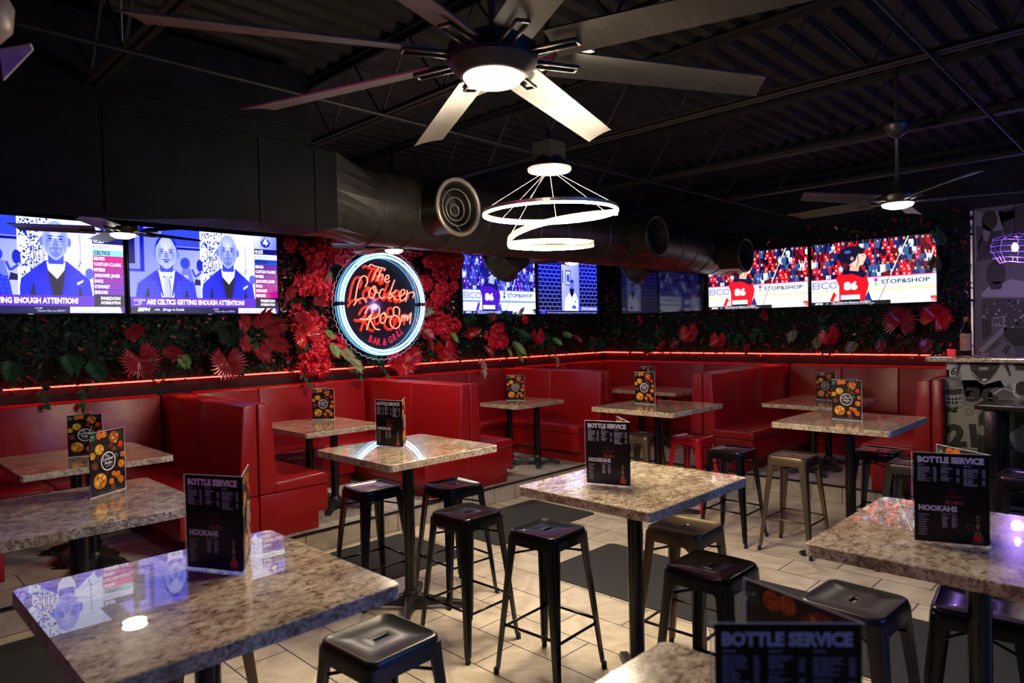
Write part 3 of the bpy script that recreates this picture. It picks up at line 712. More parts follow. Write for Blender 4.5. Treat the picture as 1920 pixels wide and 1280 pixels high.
def bottle_art():
    A = Art(.00008); A.rect(0, 0, W_, H_, (9, 8, 14)); A.up()
    r = random.Random(5)
    A.text('BOTTLE SERVICE', .010, .268, .019, (235, 235, 250), .190, .055)
    c = (160, 160, 185)
    def block(x, y, w, n, wide):
        for i in range(n):
            yy = y-i*.0042; q = w*r.uniform(.45, 1) if wide else w
            xx = x
            while xx < x+q: d = min(r.uniform(.004, .012), x+q-xx+.001); A.rect(xx, yy, xx+d, yy+.0026, c); xx += d+.0015
    for x in (.010, .078, .142): A.rect(x, .258, x+.02, .261, c)
    block(.010, .250, .042, 12, True); block(.056, .250, .008, 12, False)
    block(.078, .250, .034, 5, True); block(.078, .226, .02, 1, False); block(.078, .220, .03, 4, True); block(.122, .246, .008, 5, False); block(.122, .217, .008, 4, False)
    block(.142, .248, .044, 7, True); block(.142, .216, .026, 1, False); block(.142, .211, .04, 5, True); block(.194, .248, .009, 7, False); block(.194, .212, .009, 4, False)
    A.ring(.11, .142, .040, .0415, (52, 48, 92), 32, a0=-2.2, a1=2.4, ax=.93); A.up()
    rc = (96, 30, 40)
    A.text('The', .093, .166, .011, rc, .022, .02, .3); A.text('Locker', .080, .150, .013, rc, .062, .03, .3, .04); A.text('Ro8m', .088, .130, .014, (150, 62, 58), .052, .03, .3)
    A.text('HOOKAHS', .012, .106, .017, (215, 212, 232), .112, .055); A.rect(.075, .097, .12, .0985, c)
    for i in range(9): A.rect(.012, .090-i*.0085, .012+r.uniform(.02, .038), .0925-i*.0085, c); 
    block(.08, .09, .02, 10, True); block(.108, .09, .016, 10, True)
    # water pipe drawing
    g = (150, 112, 60)
    A.poly([(.176, .098), (.186, .098), (.183, .086), (.179, .086)], g); A.ell(.181, .083, .010, .002, g, 12); A.ell(.181, .074, .004, .006, g, 10); A.ell(.181, .062, .006, .009, (170, 150, 110), 12); A.rect(.1795, .035, .1825, .092, g)
    A.poly([(.174, .046), (.188, .046), (.191, .028), (.171, .028)], g); A.up(); A.ell(.181, .022, .014, .012, (200, 50, 30), 16)
    A.line([(.17, .04), (.156, .05), (.150, .060), (.155, .068), (.163, .066), (.172, .050), (.192, .032), (.198, .016), (.19, .008)], .0018, (90, 90, 100))
    A.rect(.16, .007, .198, .008, c)
    return A
FA, BA, OA = food_art(), bottle_art(), food_art(True)
def menu_proto():
    t = thing('menu_stand', 'x', 'menu', group='acrylic menu stands')
    h = math.radians(28.5)
    for s, art, nm in ((1, BA, 'drinks_page'), (-1, FA, 'food_page')):
        d = Vector((math.cos(h), s*math.sin(h), 0)); n = Vector((-math.sin(h)*1, s*math.cos(h), 0))   # outward normal
        k = MB(); a = Vector((0, 0, 0)); q = .0016
        def col(u, v, w): p = d*u+n*w; return (p.x, p.y, v)
        k.add([col(-.002, 0, q), col(.222, 0, q), col(.222, .306, q), col(-.002, .306, q), col(-.002, 0, -q), col(.222, 0, -q), col(.222, .306, -q), col(-.002, .306, -q)],
              [(0, 1, 2, 3), (4, 7, 6, 5), (0, 4, 5, 1), (1, 5, 6, 2), (2, 6, 7, 3), (3, 7, 4, 0)])
        ac = k.obj('acrylic_panel', M['glass'], t)
        k = MB(); k.tube([col(-.002, .306, 0), col(.222, .306, 0), col(.222, .0, 0)], .0011, 5); k.tube([col(-.002, .002, .001), col(.222, .002, .001)], .0013, 5)
        k.obj('polished_edge', M['glassrim'], ac)
        if s > 0: f = lambda u, v, w: (lambda p: (p.x, p.y, v+.006))(d*(.216-u)+n*(q+.0006+w))
        else: f = lambda u, v, w: (lambda p: (p.x, p.y, v+.006))(d*(.004+u)+n*(q+.0006+w))
        pg = art.obj(nm, M['print'], t, f)
        if s > 0: fi = lambda u, v, w: (lambda p: (p.x, p.y, v+.006))(d*(.004+u)-n*(q+.0006+w))
        else: fi = lambda u, v, w: (lambda p: (p.x, p.y, v+.006))(d*(.216-u)-n*(q+.0006+w))
        (OA if s > 0 else FA).obj('inner_page', M['print'], pg, fi)
    return t
mp_ = menu_proto(); first = True
for x, y, T, ang, label in [
    (2.648, 1.854, 1.05, 79.5, 'bottle service menu in a clear stand on the central table under the chandelier'),
    (2.633, 3.611, 1.05, 76.5, 'slim turned bottle service menu on the table before the neon sign booth'),
    (.92, 2.113, 1.05, 89, 'dark bottle service menu on the large blue reflecting foreground table'),
    (2.678, .459, 1.05, 83, 'blue lit bottle service menu on the right edge table'),
    (1.068, .34, 1.05, 103, 'blurred blue bottle service menu closest to the viewer at the bottom'),
    (.875, 3.655, 1.05, 53.4, 'tall food menu on the bar table at the left edge'),
    (5.55, 1.976, 1.05, -63.5, 'large bright food menu on the table beside the bronze stool'),
    (5.631, 3.872, 1.05, -58.5, 'food menu showing an orange inner page, on the table before the corner booth'),
    (3.455, 6.241, .94, -16, 'food menu on the table in the booth under the neon sign'),
    (5.87, 5.90, .94, -28, 'small food menu on the table in the booth below the hockey television'),
    (1.25, 5.786, .94, 6.5, 'food menu on the leftmost booth table, half behind a taller menu'),
    (7.9, 2.98, .94, -71.5, 'dim food menu on the reddish table of the right wall booth'),
    (8.04, 5.44, .94, -65, 'food menu on the corner booth table, only its top showing')]:
    if first: mp_.location = (x, y, T+.001); mp_.rotation_euler = (0, 0, math.radians(ang)); mp_['label'] = label; first = False
    else: dup(mp_, (x, y, T+.001), math.radians(ang), label, scale=(1.05, .72, 1) if ang == 53.4 else None)

# ---------------------------------------------------------------- televisions
def pundits(A, sel=(150, 215, 225), bars=((205, 0, 150), (120, 20, 190))):
    W, H = 1.43, .805; X = lambda f: f*W; Y = lambda f: H*(1-f)
    wht = (222, 228, 255); blu = (10, 40, 235); dk = (4, 8, 90); r = random.Random(11)
    A.rect(0, 0, W, H, (4, 4, 60)); A.up()
    # left window: pale wall with a frame and a small sporty picture
    A.grad([(0, Y(.815)), (X(.445), Y(.815)), (X(.445), H), (0, H)], [(150, 160, 250), (190, 195, 255), (150, 160, 250), (120, 130, 250)])
    A.rect(X(.452), Y(.815), X(.83), H, (224, 232, 255)); A.up()
    A.rect(X(.445), Y(.815), X(.452), H, (240, 245, 255))
    A.rect(0, Y(.43), X(.035), Y(.12), (10, 12, 120)); A.rect(X(.065), Y(.5), X(.09), H, (16, 30, 190)); A.rect(0, Y(.52), X(.09), Y(.49), (30, 50, 210)); A.rect(0, Y(.12), X(.06), Y(.08), (190, 200, 255)); A.rect(X(.27), Y(.24), X(.445), Y(.21), (20, 30, 160)); A.rect(X(.2), Y(.2), X(.445), H, (70, 90, 245)); A.up()
    # small painted players behind the left man
    A.ell(X(.345), Y(.40), .045, .055, (60, 80, 220)); A.poly([(X(.31), Y(.62)), (X(.40), Y(.62)), (X(.38), Y(.46)), (X(.325), Y(.46))], (120, 130, 240)); A.ell(X(.44), Y(.42), .03, .06, (20, 40, 190)); A.line([(X(.39), Y(.47)), (X(.41), Y(.56)), (X(.45), Y(.5))], .02, (60, 80, 230)); A.poly([(X(.40), Y(.66)), (X(.445), Y(.66)), (X(.445), Y(.6)), (X(.41), Y(.58))], dk); A.up(); A.text('33', X(.333), Y(.60), .045, (235, 240, 255), .04, .02); A.poly([(X(.33), Y(.64)), (X(.4), Y(.64)), (X(.4), Y(.62)), (X(.33), Y(.62))], dk)
    # right window: trees behind fence
    for i in range(240):
        x = r.gauss(.52, .035); x = min(max(x, .458), .60); y = r.uniform(.0, .60); A.ell(X(x), Y(y*1.0+.01), r.uniform(.004, .014), r.uniform(.004, .013), r.choice([(8, 16, 170), (4, 6, 110), (230, 235, 255), (60, 80, 240)]), 6, r.uniform(0, 3)); A.up(.02)
    A.up()
    for x, y0 in ((.503, .12), (.52, .28), (.53, .3), (.545, .27), (.565, .18), (.572, .35)): A.rect(X(x), Y(.62), X(x+.003), Y(y0), (238, 242, 255)); A.rect(X(x+.003), Y(.62), X(x+.006), Y(y0), (8, 12, 150))
    A.rect(X(.59), Y(.16), X(.592), H, (60, 80, 230)); A.line([(X(.755), Y(.56)), (X(.765), Y(.35)), (X(.762), Y(.14))], .004, (60, 70, 200)); A.line([(X(.75), Y(.5)), (X(.768), Y(.44))], .006, (50, 60, 200)); A.ell(X(.81), Y(.57), .035, .05, (90, 110, 235), 9); A.up()
    for cx, plaid, hh in ((.225, True, .09), (.635, False, .02)):
        m0_ = len(A.v)
        c = X(cx); w = .27 if not plaid else .275
        A.clip = (X(.452) if not plaid else 0, Y(.815), X(.83) if not plaid else X(.445), H)
        body = (14, 46, 238) if not plaid else (30, 60, 232)
        A.poly([(c-w, Y(.815)), (c+w, Y(.815)), (c+w*.93, Y(.66)), (c+w*.62, Y(.575)), (c+.08, Y(.49)), (c-.08, Y(.49)), (c-w*.62, Y(.575)), (c-w*.93, Y(.66))], body); A.up()
        if plaid:
            for i in range(-5, 6): A.line([(c+i*.05-.01, Y(.815)), (c+i*.045, Y(.56+abs(i)*.02))], .002, (8, 16, 150)); 
            for i in range(5): A.line([(c-w*.95, Y(.79-i*.045)), (c+w*.95, Y(.77-i*.045))], .002, (110, 125, 250))
            for i in range(-5, 6): A.line([(c+i*.05+.012, Y(.815)), (c+i*.045+.012, Y(.58+abs(i)*.02))], .001, (120, 135, 250))
        A.up(); A.poly([(c-w*.72, Y(.815)), (c-w*.55, Y(.815)), (c-w*.6, Y(.68))], dk); A.poly([(c+w*.72, Y(.815)), (c+w*.58, Y(.815)), (c+w*.64, Y(.70))], dk)
        if plaid: A.poly([(c-.085, Y(.50)), (c+.085, Y(.50)), (c+.06, Y(.815)), (c-.05, Y(.815))], (225, 230, 255))
        else:
            A.poly([(c-.07, Y(.50)), (c+.07, Y(.50)), (c+.05, Y(.66)), (c, Y(.70)), (c-.05, Y(.66))], (222, 228, 255)); A.up(); A.poly([(c-.075, Y(.56)), (c+.005, Y(.66)), (c+.07, Y(.56)), (c+.035, Y(.815)), (c-.03, Y(.815))], (2, 3, 60))
            A.up(); A.poly([(c-.05, Y(.53)), (c+.05, Y(.53)), (c, Y(.625))], (225, 230, 255)); A.poly([(c+.15, Y(.69)), (c+.20, Y(.66)), (c+.20, Y(.68)), (c+.155, Y(.715))], (215, 222, 255))
        A.up()
        A.poly([(c-.075, Y(.50)), (c-.10, Y(.53)), (c-.14, Y(.60)), (c-.10, Y(.62)), (c-.04, Y(.80)), (c-.03, Y(.80)), (c-.06, Y(.6))], (6, 26, 200)); A.poly([(c+.075, Y(.50)), (c+.10, Y(.53)), (c+.15, Y(.60)), (c+.10, Y(.62)), (c+.05, Y(.80)), (c+.04, Y(.80)), (c+.065, Y(.6))], (6, 26, 200))
        if plaid:
            A.up(); A.poly([(c-.02, Y(.56)), (c+.03, Y(.56)), (c+.045, Y(.815)), (c-.03, Y(.815))], (185, 195, 255)); A.line([(c+.02, Y(.6)), (c+.035, Y(.72)), (c+.02, Y(.8))], .01, (40, 60, 210)); A.ell(c-.025, Y(.575), .008, .008, dk); A.ell(c+.04, Y(.575), .008, .008, dk)
        # neck, head
        A.up(); A.poly([(c-.055, Y(.52)), (c+.055, Y(.52)), (c+.06, Y(.40)), (c-.06, Y(.40))], (60, 80, 225)); A.up()
        sk = (168, 178, 252) if not plaid else (180, 188, 255)
        hy = Y(.30)
        A.ell(c-.098, hy-.01, .018, .035, (120, 135, 248)); A.ell(c+.098, hy-.01, .018, .035, (120, 135, 248)); A.up()
        if plaid: A.ell(c, hy+.03, .10, .14, (40, 60, 215)); A.up()
        pts = []
        for i in range(28):
            q = 2*PI*i/28; rx = .094 if math.sin(q) > 0 else .094-.028*math.sin(-q)**3; pts.append((c+rx*math.cos(q), hy+.148*math.sin(q)))
        A.poly(pts, sk); A.up()
        A.rad(c-.005, hy+.045, .078, .085, (205, 212, 255), sk, 20); A.up(); A.rad(c-.06, hy-.01, .030, .09, (130, 144, 248), sk, 16); A.rad(c+.06, hy-.01, .030, .09, (130, 144, 248), sk, 16); A.up()
        dd = (52, 64, 200)
        for s in (-1, 1):
            A.ell(c+s*.038, hy+.032, .024, .005, dd, 10, -s*.02); A.ell(c+s*.038, hy+.012, .017, .0065, (60, 70, 200), 10); A.up(.4); A.ell(c+s*.038, hy+.012, .007, .0055, (4, 6, 90), 8); A.ell(c+s*.038, hy-.004, .02, .004, (110, 120, 240), 8)
            pass
        A.poly([(c-.010, hy+.015), (c+.010, hy+.015), (c+.024, hy-.036), (c, hy-.046), (c-.024, hy-.036)], (135, 148, 250)); A.up(.4); A.ell(c-.011, hy-.038, .006, .004, dd, 8); A.ell(c+.011, hy-.038, .006, .004, dd, 8); A.up(.4)
        if not plaid:
            A.ell(c, hy-.058, .038, .008, (112, 124, 242), 14); A.ell(c, hy-.104, .030, .024, (122, 134, 244), 14); A.poly([(c-.046, hy-.055), (c-.034, hy-.055), (c-.030, hy-.11), (c-.04, hy-.10)], (122, 134, 244)); A.poly([(c+.046, hy-.055), (c+.034, hy-.055), (c+.030, hy-.11), (c+.04, hy-.10)], (122, 134, 244)); A.up()
            A.ell(c, hy-.074, .022, .007, (140, 150, 249), 14); A.up(.4); A.rect(c-.020, hy-.0750, c+.020, hy-.0725, (70, 84, 222))
        else:
            A.ell(c, hy-.062, .042, .009, (96, 110, 238), 14); A.up(); A.ell(c, hy-.082, .022, .009, (50, 60, 190), 14); A.up(.4); A.ell(c, hy-.090, .020, .005, (150, 150, 250), 12)
            for q in range(9): A.poly([(c-.092+q*.002, hy+.06+q*.008), (c-.07+q*.004, hy+.08+q*.008), (c-.088+q*.006, hy+.11+q*.005)], (40, 58, 210)); A.poly([(c+.092-q*.002, hy+.06+q*.008), (c+.07-q*.004, hy+.08+q*.008), (c+.088-q*.006, hy+.11+q*.005)], (40, 58, 210))
        f_ = 1.14 if not plaid else 1.02
        for i in range(m0_, len(A.v)): v = A.v[i]; A.v[i] = (v[0], min(H, Y(.815)+(v[1]-Y(.815))*f_), v[2])
        A.clip = None; A.up()
    # sidebar
    x0 = X(.83)
    A.grad([(x0, Y(.165)), (W, Y(.165)), (W, H), (x0, H)], [(200, 205, 255), (120, 130, 250), (140, 150, 250), (225, 230, 255)]); A.up()
    cx, cy = X(.915), Y(.078); A.ell(cx, cy, .060, .060, (14, 60, 200), 32); A.up(); A.ring(cx, cy, .054, .057, (230, 235, 255), 32)
    for a in (PI/2, PI/2+2.1, PI/2-2.1): A.ell(cx+.017*math.cos(a), cy+.004+.017*math.sin(a), .015, .015, (235, 240, 255), 14)
    A.poly([(cx-.003, cy), (cx+.003, cy), (cx+.012, cy-.033), (cx+.004, cy-.033)], (235, 240, 255))
    for i, ch in enumerate('CELTICS'):
        a = PI*.86-PI*.72*i/6; A.text(ch, cx+.042*math.cos(a)-.006*math.sin(a), cy+.042*math.sin(a)+.006*math.cos(a)-.004, .013, (230, 235, 255), .011, .02, 0, a-PI/2)
    rows = [('0:25', .165, .235, (18, 30, 130), (235, 240, 255)), ('RUNDOWN', .235, .30, (235, 240, 255), (20, 24, 90)), ('CELTICS', .30, .365, sel, (14, 22, 100))]
    nm = ['BEARS', 'CAITLIN CLARK', 'MYERS', 'JAROMIR JAGR', 'SHAQ', 'STEWART', 'ERRORS']
    for i, t_ in enumerate(nm):
        f = i/6; rows.append((t_, .365+.0621*i, .365+.0621*(i+1)-.002, tuple(int(a+(b-a)*f) for a, b in zip(*bars)), (240, 240, 255)))
    for t_, a, b, c, tc in rows:
        A.rect(x0, Y(b), W, Y(a), c)
    A.rect(0, Y(.925), x0, Y(.812), (110, 50, 200)); A.rect(x0, Y(.925), W, Y(.80), (8, 6, 60)); A.rect(0, 0, W, Y(.925), (6, 10, 90)); A.up()
    for t_, a, b, c, tc in rows:
        h = (b-a)*H*.58; bo = .0 if t_ == 'RUNDOWN' else .04; A.text(t_, x0+.006, Y(b)+(b-a)*H*.2, h, tc, min(.222, len(t_)*h*.62 if t_ != '0:25' else .085), bo)
    A.text('ARE CELTICS GETTING ENOUGH ATTENTION?', X(.095), Y(.895), .045, (240, 238, 255), .93, .045)
    A.line([(X(.015), Y(.845)), (X(.05), Y(.84)), (X(.088), Y(.845)), (X(.088), Y(.853)), (X(.06), Y(.856))], .004, (235, 235, 255)); A.line([(X(.02), Y(.90)), (X(.045), Y(.905)), (X(.062), Y(.89)), (X(.062), Y(.86)), (X(.04), Y(.858)), (X(.02), Y(.865))], .004, (235, 235, 255)); A.line([(X(.045), Y(.87)), (X(.06), Y(.87))], .003, (235, 235, 255)); A.line([(X(.045), Y(.882)), (X(.06), Y(.882))], .003, (235, 235, 255))
    A.text('PARDON', X(.868), Y(.852), .027, (240, 240, 255), .155, .05); A.text('INTERRUPTION', X(.868), Y(.90), .024, (230, 230, 255), .155, .05)
    A.text('ESPN', X(.04), Y(.975), .030, (240, 240, 255), .11, .05, .3); A.text('NHL', X(.145), Y(.968), .016, (220, 225, 255), .045, .03); A.text('|Kings vs Devils', X(.195), Y(.97), .024, (220, 225, 255), .19, .02); A.text('7 ET', X(.535), Y(.958), .014, (220, 225, 255), .035, .02); A.poly([(X(.525), Y(.958)), (X(.525), Y(.94)), (X(.532), Y(.949))], (220, 225, 255)); A.text('Power Play on ESPN+', X(.535), Y(.985), .016, (200, 210, 255), .2, .0, .2)
    A.poly([(X(.70), Y(.998)), (X(.985), Y(.998)), (X(.975), Y(.932)), (X(.70), Y(.932))], (226, 230, 255)); A.poly([(X(.99), Y(.998)), (W, Y(.998)), (W, Y(.93)), (X(.98), Y(.93))], (110, 30, 180)); A.up(); A.text('COLORADO v UCLA', X(.725), Y(.96), .016, (150, 160, 220), .2, 0); A.text('TONIGHT 7pm ESPN', X(.725), Y(.99), .016, (120, 130, 210), .19, .01)
def hockey(A, tint):
    W, H = 1.43, .805; X = lambda f: f*W; Y = lambda f: H*(1-f); r = random.Random(21)
    def T(c):
        if not tint: return c
        g = c[0]*.3+c[1]*.5+c[2]*.3; return (int(min(255, g*.82)), int(min(255, g*.86)), int(min(255, 90+g*1.1)))
    red, nav, wh = (225, 18, 48), (12, 18, 70), (245, 248, 255)
    if tint: red = (90, 20, 190); 
    TT = lambda c: c if c is red else T(c)
    A.rect(0, 0, W, H, T((10, 14, 44))); A.up()
    A.clip = (0, 0, W, H)
    for row in range(5):
        for i in range(22):
            cx = X((i+.5*(row % 2)+r.uniform(-.2, .2))/21.); cy = Y(.06+row*.115); s = r.uniform(.8, 1.15)
            c = r.choice([red, red, red, nav, (180, 30, 60), (210, 215, 235), (30, 60, 130), (120, 20, 40), (70, 110, 160)])
            A.poly([(cx-.026*s, cy-.09*s), (cx+.026*s, cy-.09*s), (cx+.03*s, cy), (cx-.03*s, cy)], TT(c))
            if r.random() < .45:
                for q in (-1, 1): A.line([(cx+q*.026*s, cy-.01), (cx+q*.04*s, cy+.045*s)], .014, TT(c))
            A.ell(cx, cy+.018*s, .014*s, .018*s, T(r.choice([(225, 180, 160), (205, 150, 130), (190, 190, 200), (60, 40, 40)])), 8); A.up(.2)
            if c is red: A.ring(cx, cy-.04*s, .006, .011, T(wh), 8)
            A.up(.2)
    for x in (.045, .155, .28, .54, .86): A.rect(X(x), Y(.60), X(x+.006), H, T((70, 90, 160)))
    A.up(2)
    A.rect(0, Y(.595), W, Y(.58), T((215, 50, 120))); A.rect(0, Y(.80), W, Y(.595), T((246, 248, 255))); A.rect(0, 0, W, Y(.80), T((250, 252, 255))); A.rect(0, Y(.80), W, Y(.765), T((235, 232, 110)) if not tint else (10, 90, 160)); A.up()
    A.text('EICO', X(.004), Y(.735), .085, T((160, 160, 205)), .33, .04); A.text('APP', X(.42), Y(.71), .05, T((35, 50, 90)), .10, .015)
    A.ell(X(.545), Y(.635), .022, .025, T((200, 50, 185))); A.ell(X(.545), Y(.70), .022, .025, T((150, 235, 150)) if not tint else (10, 100, 170)); A.text('STOP&SHOP', X(.585), Y(.70), .05, T((30, 75, 110)), .53, .03); A.up()
    # player
    px = X(.31); b0_ = len(A.v)
    A.poly([(px-.155, Y(.94)), (px-.12, Y(.80)), (px-.115, Y(.58)), (px-.06, Y(.52)), (px-.03, Y(.7)), (px-.06, Y(.94))], T((245, 240, 245))); A.poly([(px-.19, Y(.94)), (px-.15, Y(.80)), (px-.11, Y(.86)), (px-.10, Y(.95))], TT(red)); A.up()
    A.poly([(px-.10, Y(.945)), (px+.125, Y(.945)), (px+.165, Y(.72)), (px+.14, Y(.55)), (px+.03, Y(.46)), (px-.06, Y(.50)), (px-.13, Y(.60)), (px-.10, Y(.72))], TT(red)); A.up()
    A.poly([(px-.065, Y(.50)), (px+.0, Y(.44)), (px+.09, Y(.46)), (px+.15, Y(.56)), (px+.12, Y(.62)), (px+.02, Y(.55)), (px-.07, Y(.56))], T(nav)); A.rect(px-.085, Y(.92), px+.085, Y(.855), T((250, 248, 255))); A.rect(px-.085, Y(.945), px+.085, Y(.92), T((30, 24, 60)))
    A.poly([(px+.12, Y(.94)), (px+.16, Y(.80)), (px+.175, Y(.88)), (px+.19, Y(.945))], T((40, 60, 140))); A.up(); A.text('86', px-.058, Y(.775), .085, T((250, 250, 255)), .125, .055)
    A.poly([(px-.005, Y(.50)), (px+.075, Y(.52)), (px+.09, Y(.38)), (px+.02, Y(.34))], T((235, 185, 165))); A.up(); A.poly([(px+.03, Y(.45)), (px+.115, Y(.43)), (px+.135, Y(.36)), (px+.145, Y(.31)), (px+.13, Y(.27)), (px+.06, Y(.28)), (px+.02, Y(.36))], T((240, 200, 185))); A.up()
    A.poly([(px-.10, Y(.33)), (px-.085, Y(.20)), (px+.0, Y(.145)), (px+.085, Y(.16)), (px+.13, Y(.22)), (px+.12, Y(.265)), (px+.07, Y(.27)), (px+.05, Y(.36)), (px+.0, Y(.41)), (px-.07, Y(.39))], T((22, 30, 62))); A.up()
    A.ell(px-.02, Y(.23), .03, .02, T((90, 110, 160)), 10); A.ell(px+.02, Y(.33), .016, .024, T((190, 150, 140)), 10); A.line([(px+.07, Y(.27)), (px+.075, Y(.38)), (px+.06, Y(.45))], .007, T((14, 16, 30))); A.ell(px+.118, Y(.30), .008, .005, T((20, 20, 30)), 7); A.ell(px+.125, Y(.385), .012, .005, T((180, 90, 90)), 7)
    A.line([(px-.06, Y(.40)), (px-.04, Y(.46))], .03, T((90, 50, 40)))
    for i in range(b0_, len(A.v)): v = A.v[i]; A.v[i] = (X(.335)+(v[0]-px)*1.34, Y(.945)+(v[1]-Y(.945))*1.08, v[2])
    A.up(); A.line([(X(.565), Y(.95)), (X(.80), Y(.01))], .011, T((240, 240, 245))); A.up(.4); A.line([(X(.567), Y(.95)), (X(.66), Y(.56))], .008, T((16, 24, 60))); A.line([(X(.70), Y(.44)), (X(.73), Y(.30))], .009, T((20, 60, 80))); A.up()
    A.rect(0, Y(1), X(.66), Y(.945), T((22, 34, 50))); A.rect(X(.66), Y(1), X(.99), Y(.945), T((244, 246, 255))); A.poly([(X(.965), Y(.99)), (W, Y(.99)), (W, Y(.91)), (X(.955), Y(.91))], T((220, 60, 60)) if not tint else (20, 20, 120)); A.up()
    A.text('ESPN2', X(.03), Y(.985), .02, T((235, 235, 245)), .10, .05, .3); A.text('NHL', X(.125), Y(.982), .013, T((220, 220, 230)), .035, .02); A.rect(X(.175), Y(.995), X(.177), Y(.955), T((200, 200, 210)))
    A.text('Blue Jackets fire GM Jarmo Kekalainen', X(.185), Y(.972), .015, T((235, 235, 245)), .45, .03); A.text('Finland native was 1st European-born GM in NHL', X(.185), Y(.994), .013, T((215, 215, 230)), .50, .02); A.text('COLORADO v UCLA', X(.70), Y(.972), .014, T((180, 180, 200)), .2); A.clip = None
def bricks(A):
    W, H = 1.43, .805; X = lambda f: f*W; Y = lambda f: H*(1-f); r = random.Random(4)
    A.rect(0, 0, W, H, (120, 130, 225)); A.up(); A.clip = (0, 0, X(.36), H)
    def wall():
        x0, _, x1, _ = A.clip
        for j in range(14):
            for i in range(-1, 14):
                x = i*.105+(.052 if j % 2 else 0); y = j*.062
                f = max(.25, min(1, j/9.)); A.rect(x, y, x+.097, y+.052, (int(14*f), int(24*f), int(150*f+14))); 
        A.up()
        for q in range(240): A.ell(r.uniform(x0, x1), r.uniform(.2, H), r.uniform(.003, .008), .003, r.choice([(60, 80, 235), (10, 14, 110)]), 5)
    wall(); A.up(); A.clip = (X(.69), 0, W, H); wall(); A.clip = None; A.up()
    A.rect(X(.36), 0, X(.69), H, (10, 16, 90)); A.up(); A.grad([(X(.375), 0), (X(.675), 0), (X(.675), H), (X(.375), H)], [(170, 176, 240), (120, 128, 235), (150, 158, 245), (190, 196, 250)]); A.up()
    A.rect(X(.44), Y(.44), X(.53), Y(.15), (14, 18, 100)); A.rect(X(.385), Y(.4), X(.40), Y(.15), (14, 18, 100)); A.up(); A.rect(X(.45), Y(.42), X(.52), Y(.17), (200, 206, 250)); A.up(); A.ell(X(.485), Y(.3), .035, .07, (60, 80, 220), 9)
    c = X(.545); A.up(); A.poly([(c-.19, Y(.95)), (c+.15, Y(.95)), (c+.155, Y(.75)), (c+.10, Y(.60)), (c, Y(.55)), (c-.08, Y(.60)), (c-.17, Y(.72))], (222, 226, 255)); A.up(); A.line([(c-.06, Y(.62)), (c-.09, Y(.70))], .006, (20, 24, 120)); A.line([(c+.05, Y(.6)), (c+.09, Y(.68))], .006, (20, 24, 120)); A.ell(c+.09, Y(.76), .014, .02, (60, 70, 190), 8); A.poly([(c-.02, Y(.86)), (c+.06, Y(.82)), (c+.11, Y(.88)), (c+.05, Y(.9))], (60, 90, 240))
    A.up(); A.ell(c, Y(.45), .062, .105, (130, 138, 235)); A.up(); A.poly([(c-.06, Y(.50)), (c+.06, Y(.50)), (c+.045, Y(.60)), (c, Y(.68)), (c-.045, Y(.60))], (8, 10, 70)); A.ell(c, Y(.36), .055, .03, (60, 70, 190)); A.up(); A.ell(c-.022, Y(.44), .014, .006, (10, 14, 90), 8); A.ell(c+.022, Y(.44), .014, .006, (10, 14, 90), 8); A.ell(c, Y(.475), .012, .02, (60, 74, 215), 8)
    A.up(); A.rect(X(.70), Y(.925), W, Y(.86), (60, 76, 220)); A.rect(0, 0, W, Y(.935), (6, 8, 70)); A.rect(0, Y(.94), X(.10), Y(.935), (200, 205, 255)); A.up(); A.text('STEVE SPAGNUOLO', X(.705), Y(.915), .035, (225, 228, 255), .40, .03)
    A.rect(X(.03), .006, X(.10), .046, (90, 100, 240)); A.up(); A.text('ESPN', X(.035), .016, .02, (20, 24, 120), .08, .03); A.text('talking about happenings in the sports world. It is meant to be comedic', X(.125), .014, .022, (190, 196, 250), 1.22, .0)
GAM = 1.32
def tv(label, a, b0, wall, z=2.43, art=None, mtl='screen', rz_=0):
    # a: centre along the wall; b0: plane of the glass
    loc = (a, b0, z) if wall == 'left' else (b0, a, z)
    t = thing('television', label, 'television', loc, 0 if wall == 'left' else -PI/2, 'wall mounted televisions')
    k = MB(); k.box((-.735, .004, -.418), (.735, .045, .418)); k.obj('cabinet', M['bezel'], t, bevel=.004)
    k = MB(); k.box((-.2, .045, -.15), (.2, .11, .15)); k.obj('wall_bracket', M['steel_black'], t)
    if art:
        A = Art(.00016); art(A); A.obj('screen', M[mtl], t, lambda u, v, d: (u-.715, .0035-d-.001, v-.4025))
    else:
        k = MB(); k.box((-.72, .0, -.405), (.72, .0035, .405)); k.obj('screen', M[mtl], t)
    k = MB(); k.box((-.02, -.001, -.414), (.02, .004, -.407)); k.obj('logo_plate', M['silver'], t)
    return t
tv('television at the left edge showing a bald man in a blue suit', 1.255, 6.9, 'left', art=lambda A: pundits(A))
tv('television showing two blue tinted commentators, between the left edge and the neon sign', 2.735, 6.9, 'left', art=lambda A: pundits(A, (20, 90, 200), ((110, 20, 160), (190, 0, 150))))
tv('blue tinted hockey television right of the neon sign', 6.79, 6.9, 'left', art=lambda A: hockey(A, True))
tv('television showing a bearded man between brick walls near the room corner', 8.30, 6.9, 'left', art=bricks)
tv('switched off television on the right wall beside the corner, reflecting blue', 5.82, 9.2, 'right', mtl='offscreen')
tv('hockey television in natural colours partly behind the duct', 4.275, 9.2, 'right', art=lambda A: hockey(A, False))
tv('rightmost hockey television showing red player 86', 2.795, 9.2, 'right', art=lambda A: hockey(A, False))

GAM = 1.0
